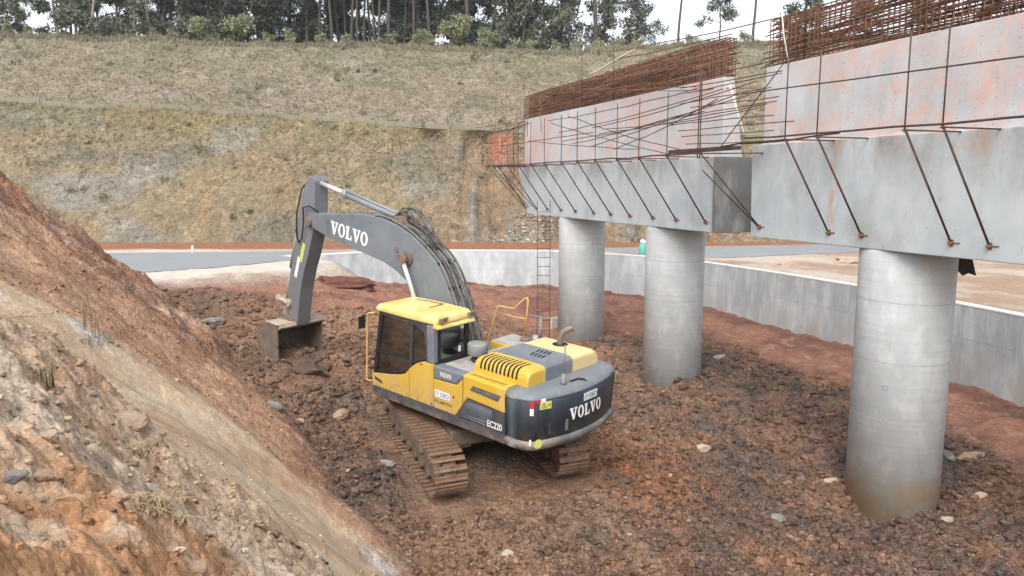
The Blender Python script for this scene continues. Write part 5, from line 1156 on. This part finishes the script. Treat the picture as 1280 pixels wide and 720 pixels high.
G1 = 'slender gum trees along the hilltop'; L1 = 'slender pale barked gum tree with thin hanging foliage in the hilltop row, sky showing through'
G2 = 'dark dense trees along the hilltop'; L2 = 'tall dark leafy tree in the dense middle of the hilltop row'
G3 = 'dark bushy trees right of the row'; L3 = 'very dark bushy tree closing the dense end of the hilltop row'
plant('broad', 14, 5, 1.0, 'broad dark green tree at the far end of the hilltop, before the first sky gap', rot=1.0)
plant('broad', 52, 7, .9, 'dark rounded tree beside the first sky gap on the hilltop', rot=3.0)
plant('gum', 100, 3, 1.0, 'thin forked gum tree leaning across the first sky gap', rot=.2, var=1)
plant('gum', 142, 2, 1.0, 'leaning gum tree with a thick pale trunk next to the first sky gap', rot=0, var=2)
for px, b, s in ((120, 9, 1.05), (168, 7, .95), (190, 4, 1), (207, 2, 1.1), (224, 9, 1), (243, 4, .95), (262, 8, 1)): plant('gum', px, b, s, L1, group=G1)
for px, b, s in ((112, 13, 1.1), (134, 14, 1), (152, 12, 1.1), (178, 14, 1.1), (214, 13, 1.1), (234, 15, 1), (420, 14, 1.1), (432, 12, 1), (464, 13, 1.1), (505, 14, 1), (618, 13, 1), (642, 14, 1.1)): plant('gum', px, b, s, 'gum tree in the back row of the hilltop wood, half hidden by others', group='back row of gum trees')
for px, b, s in ((278, 5, 1), (300, 8, 1), (318, 3, 1.05), (336, 9, 1), (352, 5, .95), (372, 7, 1.05), (392, 4, 1), (408, 10, 1), (500, 10, 1.0)): plant('gumdark', px, b, s, L2, group=G2)
GT = 'straight dark trunks in the gap of the hilltop row'; LT = 'straight dark trunked tree standing in the open gap in the middle of the hilltop row'
for px, b, s in ((412, 4, 1.1), (424, 3, 1), (433, 8, 1), (448, 5, 1.1), (463, 6, 1), (476, 4, .9), (540, 2.5, 1.1), (440, 6, .9), (456, 3, .9), (470, 8, 1), (482, 3, 1.1), (494, 2, 1.2), (512, 5, .9), (524, 3, 1)): plant('pole', px, b, s, LT, group=GT)
for px, b in ((446, 11), (486, 12)): plant('gum', px, b, 1.0, 'pale gum tree glimpsed behind the straight dark trunks', group='gums behind the dark trunks')
for px, b, s in ((528, 6, 1), (548, 8, 1.1), (566, 5, 1.05), (586, 6, 1)): plant('conifer', px, b, s, L3, group=G3)
plant('pole', 586, 2.2, 1.5, 'thick straight trunk standing in front of the very dark bushy trees', rot=0)
for px, b, s in ((630, 7, 1.2), (652, 5, 1.15), (678, 7, 1.25), (700, 5, 1.1)): plant('broad', px, b, s, 'mid green leafy tree in the clump behind the far rebar cage', group='green trees behind the far cage')
plant('pole', 739, 4, 1.55, 'single thick tree trunk rising right of the mid green clump', rot=0)
plant('broad', 748, 9, 1.0, 'open green tree behind the single thick trunk')
plant('broad', 792, 9, .9, 'loose green tree before the wide bright sky gap')
plant('pole', 838, 5, .95, 'thin bare trunk alone in the bright sky gap', rot=0, var=1)
plant('small', 888, 3, 1.0, 'small round tree alone in the bright sky gap above the far cage', rot=1.2)
plant('pole', 930, 5, 1.0, 'bare straight trunk between the two rebar cages', rot=2, var=0)
plant('broad', 992, 10, 1.15, 'dark crown showing above the top of the near rebar cage')
for px in (1060, 1130, 1210): plant('broad', px, 12, .75, 'tree on the hilltop hidden behind the near rebar cage', group='trees behind the near cage')
plant('bush', 268, 1.0, .95, 'light green bush on the hilltop under the first dark trees', 'bush', 'bush', rot=0)
plant('bush', 312, .8, 1.15, 'larger light green bush on the hilltop below the dark trees', 'bush', 'bush', rot=2)
plant('bush', 572, .8, 1.25, 'biggest light green bush at the foot of the very dark trees', 'bush', 'bush', rot=1)
plant('bush', 612, 1, .9, 'light green bush beside the sky gap after the very dark trees', 'bush', 'bush', rot=4)
plant('bush', 536, 1.2, .7, 'small light green bush left of the biggest bush', 'bush', 'bush', rot=5)
for px in (345, 372, 410, 440, 490, 520, 640, 660, 690, 715, 740, 765, 790, 850, 915, 180, 210, 235, 60, 30): plant('shrub', px + 3, .6 + (px % 7) * .2, .8 + (px % 5) * .1, 'low pale shrub among the grass along the hilltop edge', 'shrub', 'shrub', 'low shrubs on the hilltop edge')

# ------------------------------------------------------------------ loose soil, stones, plants near the viewer
def scatter_pit(n, smin, smax, seed, near_bias=1.0, zone=None, name='soil_clods', m=M_clod, label='', cat='soil', sub=1, flat=.75, sink=.25):
    r = np.random.default_rng(seed); px = r.uniform(-60, 1340, n * 3); py = r.uniform(350, 800, n * 3)
    u, v = (px - 640) / FPX, (360 - py) / FPX; fy = cp + v * sp; fz = v * cp - sp
    k = (0.3 - EYE) / fz; x, y = u * k, fy * k
    z, mm = terrain(x, y); ok = zone(x, y, mm)
    x, y, z = x[ok][:n], y[ok][:n], z[ok][:n]; gc = None
    if m is M_soil: gc = ground_colour(x, y, terrain(x, y)[1])
    s = smin + (smax - smin) * r.uniform(0, 1, len(x)) ** 3.0
    s = s * np.clip(np.hypot(x, y) / 16, .8, 1.5)
    stones(name, np.stack([x, y, z + s * (.5 - sink) * flat], 1), s, m, label, cat, flat, sub, m is M_soil, gc)
pitz = lambda x, y, m: (m['onbank'] < .2) & (m['st'] < .1) & (m['path'] < .45) & (m['under'] < .3) & (y < 42)
scatter_pit(26000, .012, .10, 5, zone=pitz, m=M_soil, sub=2, sink=.35, label='dark clods of churned soil over the floor of the excavation')
scatter_pit(380, .014, .065, 6, zone=lambda x, y, m: (m['onbank'] < .3) & (m['st'] < .1) & (m['under'] < .3), name='pebbles', m=M_pebble, label='pale broken stones mixed into the churned soil', cat='stones')
def scatter_bank(n, smin, smax, seed, zone, name, m, label, cat, sub=1, flat=.75, box=(-40, 560, 225, 760)):
    r = np.random.default_rng(seed); P = []
    s0 = r.uniform(-.2, 6.5, n * 12); t0 = r.uniform(-8.5, 24, n * 12) if box is None else r.uniform(-8.5, 12, n * 12)
    x = B0[0] + BN[0] * s0 + BT[0] * t0; y = B0[1] + BN[1] * s0 + BT[1] * t0
    z, mm = terrain(x, y); ok = zone(x, y, mm) & (np.hypot(x, y) > 2.2); x, y, z = x[ok][:n], y[ok][:n], z[ok][:n]
    s = smin + (smax - smin) * r.uniform(0, 1, len(x)) ** 4; gc = ground_colour(x, y, terrain(x, y)[1])
    stones(name, np.stack([x, y, z + s * .1], 1), s, M_soil, label, cat, flat, sub, True, gc)
scatter_bank(7000, .004, .034, 8, lambda x, y, m: m['shoulder'] > .5, 'dry_clods', M_clod_tan, 'dry crumbling clods on the shoulder of the bank nearest the viewer', 'soil', 2)
scatter_bank(2600, .008, .05, 9, lambda x, y, m: (m['onbank'] > .5) & (m['shoulder'] < .2) & (m['gully'] < .25), 'bank_clods', None, 'red brown clods scattered over the red face of the bank', 'soil')

def boulder(px, py, size, squash, m, label, name='rock', yaw=0.0, sub=3, seed=0, sink=.3, pts=None):
    x, y, z = hit(px, py); r = np.random.default_rng(seed + int(px)); v = (IV3 if sub == 3 else IV2).copy(); f = IF3 if sub == 3 else IF2
    for _ in range(9):                                            # flats broken off the block
        d = r.normal(0, 1, 3); d /= np.linalg.norm(d); c = r.uniform(.55, .85); q = v @ d; v = v - np.outer(np.maximum(0, q - c), d)
    v *= 1 + .06 * r.normal(0, 1, (len(v), 1)); v *= np.array(squash) * size
    mb = MB(); mb.add(v, [tuple(q) for q in f], False); o = mb.build(name, m); o.location = (x, y, z + size * squash[2] * (1 - 2 * sink) * .6); o.rotation_euler = (.1, -.08, yaw)
    return tag(o, label, 'rock')
boulder(268, 404, .48, (1.0, .6, .42), M_rock, 'pale flat boulder lying at the foot of the red bank, before the bucket', yaw=.3)
boulder(480, 582, .22, (1.2, .6, .3), M_rock, 'flat grey stone lying beside the near crawler track', yaw=-.4)
boulder(424, 521, .24, (.9, .7, .6), M_rock_tan, 'rounded tan stone on the dark soil between bank and cab', yaw=.6)
boulder(343, 511, .28, (1.2, .6, .5), M_rock, 'dark angular rock at the toe of the bank below the bucket', yaw=-.8)
boulder(376, 530, .12, (.9, .6, .8), M_pebble, 'small pale stone on the dark soil below the bucket', sub=2)
boulder(971, 651, .17, (1.2, .8, .6), M_rock, 'blocky pale stone on the soil in front of the thickest column', yaw=.5)
boulder(1186, 574, .20, (1, .8, .8), M_rock, 'dark stone on the spoil ridge right of the thickest column', yaw=1.1)
boulder(1212, 571, .26, (1.6, .6, .25), M_rock_tan, 'thin tan slab on the spoil ridge right of the thickest column', yaw=.2)
boulder(1226, 622, .13, (1.1, .8, .7), M_pebble, 'light round stone on the soil at the right of the thickest column', sub=2)
boulder(1183, 652, .16, (1.4, .7, .5), M_pebble, 'pale elongated stone at the foot of the thickest column', sub=2)
boulder(1036, 603, .15, (1.5, .8, .4), M_pebble, 'pale sliver of stone beside the thickest column, on the cab side', sub=2)
boulder(900, 448, .22, (1.2, .8, .6), M_pebble, 'white stone on the spoil edge near the red path', sub=2)
boulder(637, 694, .12, (1.2, .8, .6), M_pebble, 'pale stone on the soil in the open ground before the counterweight', sub=2)
boulder(878, 563, .16, (1.3, .8, .6), M_pebble, 'pale stone midway between the counterweight and the thickest column', sub=2)
boulder(160, 530, .17, (1.2, .9, .7), M_clod_tan, 'big dry clod overhanging the gully on the bank', 'soil_lump', yaw=.5, sink=.4)
boulder(20, 602, .06, (1.1, .9, .7), M_rock, 'grey stone at the very edge of the dry shoulder', yaw=.2, sink=.2)
boulder(57, 596, .05, (1.3, .9, .6), M_rock_tan, 'flattish tan stone on the dry shoulder beside the grey one', sink=.2)
boulder(150, 627, .055, (1.1, .9, .8), M_clod_tan, 'round clod on the dry shoulder beside the curved straw', 'soil_lump', sink=.2)
boulder(240, 715, .07, (1.2, .9, .6), M_rock_tan, 'orange tan lump at the lower end of the dry shoulder', 'soil_lump', sink=.3)
boulder(62, 548, .05, (1, .9, .8), M_clod_tan, 'rounded grey brown clod in the middle of the dry shoulder', 'soil_lump', sink=.25)

def tuft(px, py, n, h, m, label, name='dry_grass_tuft', cat='grass tuft', spread=.12, lie=.6):
    x, y, z = hit(px, py); r = random.Random(int(px * 3 + py)); mb = MB()
    for _ in range(n):
        a = r.uniform(0, 6.28); l = h * r.uniform(.5, 1.2); b = Vector((r.uniform(-spread, spread), r.uniform(-spread, spread), 0)); e = l * lie * r.uniform(.3, 1.2)
        d = Vector((math.cos(a), math.sin(a), 0)); up = l * (1 - lie * .75) * r.uniform(.4, 1)
        mb.tube([b - Vector((0, 0, .03)), b + d * e * .4 + Vector((0, 0, up)), b + d * e + Vector((0, 0, up * r.uniform(.1, .9)))], [.0035, .003, .0012], 4)
    o = mb.build(name, m); o.location = (x, y, z); return tag(o, label, cat)
tuft(192, 634, 70, .20, M_straw, 'flattened grey straw tuft in the middle of the dry shoulder', spread=.10, lie=.9)
tuft(222, 655, 26, .16, M_straw, 'straw tuft drooping down the dry shoulder toward the gully', spread=.05, lie=.8)
tuft(290, 645, 22, .38, M_straw, 'dry grass stalks at the rim of the gully', spread=.14, lie=.75)
tuft(275, 690, 18, .24, M_straw, 'dry stalks at the lower end of the dry shoulder', spread=.10, lie=.8)
tuft(56, 482, 16, .22, M_sprig, 'green sprig on the upper part of the dry shoulder', 'sprig', 'plant', .05, .35)
tuft(112, 428, 60, .28, mat('grey_weed', (.15, .16, .11), (), .95, island=.4), 'grey green weed clump on the pale upper gully', 'weed', 'plant', .30, .7)
tuft(114, 420, 7, .75, mat('dry_stem', (.15, .12, .10), (), .95), 'bare branching dry stem standing above the grey weed', 'plant_stem', 'plant', .10, .25)
tuft(168, 566, 30, .13, M_sprig, 'small green moss patch under the big overhanging clod', 'moss', 'plant', .12, .8)
tuft(20, 398, 10, .7, M_straw, 'long straw stalk lying across the upper bank', 'straw', 'straw', .1, 1.1)
def stalk(p0, p1, r, m, label, name, bulge=.05):
    a, b = Vector(hit(*p0)), Vector(hit(*p1)); mb = MB(); mb.tube([(0, 0, .015), (b - a) * .5 + Vector((0, 0, bulge)), (b - a) + Vector((0, 0, .01))], [r, r, r * .6], 6); o = mb.build(name, m); o.location = a; return tag(o, label, 'straw' if name == 'straw' else 'stick')
stalk((72, 630), (119, 652), .005, M_straw, 'single curved pale straw lying on the dry shoulder', 'straw', .07)
stalk((318, 660), (410, 706), .016, mat('dead_wood', (.06, .045, .035), [((.13, .1, .08), 9, (1, 6, 6), .45, .65, .7)], .95), 'dark dead stick lying down the lower gully', 'stick', .02)
stalk((8, 400), (44, 397), .006, M_straw, 'pale straw lying across the upper end of the dry shoulder', 'straw', .02)

# lumpy soil heap before the bucket mouth and under it
c = exw(6.05, .15, .42); mbv = IV3.copy() * np.array([.55, .8, .22]); rr = np.random.default_rng(3); mbv *= 1 + .12 * rr.normal(0, 1, (len(mbv), 1))
mb = MB(); mb.add(mbv, [tuple(q) for q in IF3]); o = mb.build('soil_heap', M_clod); o.location = (c[0] + .2, c[1] - .2, c[2] - .02); o.rotation_euler = (0, 0, .8); tag(o, 'small heap of dug soil spilling out of the bucket mouth', 'soil heap')

# roadside things
x, y = 0, 0
def on_plain(px, py, z):
    r = ray(px, py); k = (z - EYE) / r[2]; return k * r[0], k * r[1]
px_, py_ = on_plain(241, 316, 1.9); mb = MB(); mb.tube([(0, 0, -.2), (0, 0, .36), (.01, 0, .44)], [.06, .06, .03], 8); o = mb.build('marker_post', M_paint_white); o.location = (px_, py_, 1.9); tag(o, 'short white marker post on the far verge of the road', 'post')
px_, py_ = on_plain(803, 319.5, 1.95); mb = MB(); mb.tube([(0, 0, 0), (0, 0, .08), (0, 0, .66), (0, 0, .70)], [.17, .2, .2, .15], 14); d0 = mb.build('drum', M_teal); d0.location = (px_, py_, 1.94); tag(d0, 'teal plastic drum with a white lid beside the middle column', 'drum')
mb = MB(); mb.tube([(0, 0, .70), (.03, 0, .82), (.06, 0, .90)], [.14, .17, .10], 14); mb.build('lid', M_paint_white, d0)
# spoil clumps at the end of the retaining wall
mounds = [(415, 352, .55, 'dark red mound of spoil at the free end of the retaining wall'), (975, 305, .5, None)]
def mound(px, py, sx, sy, sz, m, label, z=None, seed=1):
    if z is None: x, y, z = hit(px, py)
    else: x, y = on_plain(px, py, z)
    r = np.random.default_rng(seed); v = IV3.copy(); v *= 1 + .14 * r.normal(0, 1, (len(v), 1)); v *= np.array([sx, sy, sz]); mb = MB(); mb.add(v, [tuple(q) for q in IF3]); o = mb.build('spoil_mound', m); o.location = (x, y, z - .05); return tag(o, label, 'mound')
mound(425, 356, 1.7, .7, .42, mat('dark_red_spoil', (.15, .06, .045), [((.08, .04, .035), 4, I1, .45, .65, .8)], .95), 'dark red mound of spoil against the free end of the retaining wall')
mound(1062, 327, .9, .5, .28, M_clod_tan, 'low brown spoil mound on the tan ground behind the thickest column', 1.95, 4)
mound(985, 330, .5, .35, .12, M_clod_tan, 'small flat heap of spoil on the tan ground behind the wall', 2.0, 6)

# ------------------------------------------------------------------ damp air
mb = MB(); mb.bb(-190, 190, -190, 190, -4, 48); hz = mb.build('haze', None); m_, nt_h, b_ = new_mat('damp_air'); nt_h.nodes.remove(b_)
pv = N(nt_h, 'ShaderNodeVolumePrincipled'); pv.inputs['Color'].default_value = (.9, .93, .96, 1); pv.inputs['Density'].default_value = .0004; nt_h.links.new(pv.outputs[0], nt_h.nodes['Material Output'].inputs['Volume'])
hz.data.materials.append(m_); tag(hz, 'thin damp air over the whole site', 'haze', kind='stuff')
# ------------------------------------------------------------------ light
SUN_EL, SUN_AZ = R(47), R(196)          # azimuth measured clockwise from +Y: behind the viewer's left shoulder
w = bpy.data.worlds.new('World'); SC.world = w; w.use_nodes = True; nt = w.node_tree; bg = nt.nodes['Background']
sky = nt.nodes.new('ShaderNodeTexSky'); sky.sky_type = 'NISHITA'; sky.sun_disc = False; sky.sun_elevation = SUN_EL; sky.sun_rotation = SUN_AZ; sky.air_density = 1.0; sky.dust_density = 3.0; sky.ozone_density = 1.0
hs = nt.nodes.new('ShaderNodeHueSaturation'); hs.inputs['Saturation'].default_value = .30
nt.links.new(sky.outputs[0], hs.inputs['Color']); nt.links.new(hs.outputs[0], bg.inputs['Color']); bg.inputs['Strength'].default_value = .15
sun = bpy.data.lights.new('sun', 'SUN'); sun.energy = 1.05; sun.angle = R(45); sun.color = (1, .97, .92); so = bpy.data.objects.new('sun', sun); COL.objects.link(so)
dirv = Vector((math.sin(SUN_AZ) * math.cos(SUN_EL), math.cos(SUN_AZ) * math.cos(SUN_EL), math.sin(SUN_EL))); so.rotation_euler = dirv.to_track_quat('Z', 'Y').to_euler(); so.location = (0, 0, 60)
SC.view_settings.view_transform = 'Standard'; SC.view_settings.look = 'None'; SC.view_settings.exposure = 1.05; SC.view_settings.gamma = 1
try:
    SC.cycles.max_bounces = 6; SC.cycles.diffuse_bounces = 3; SC.cycles.transparent_max_bounces = 12
except Exception: pass
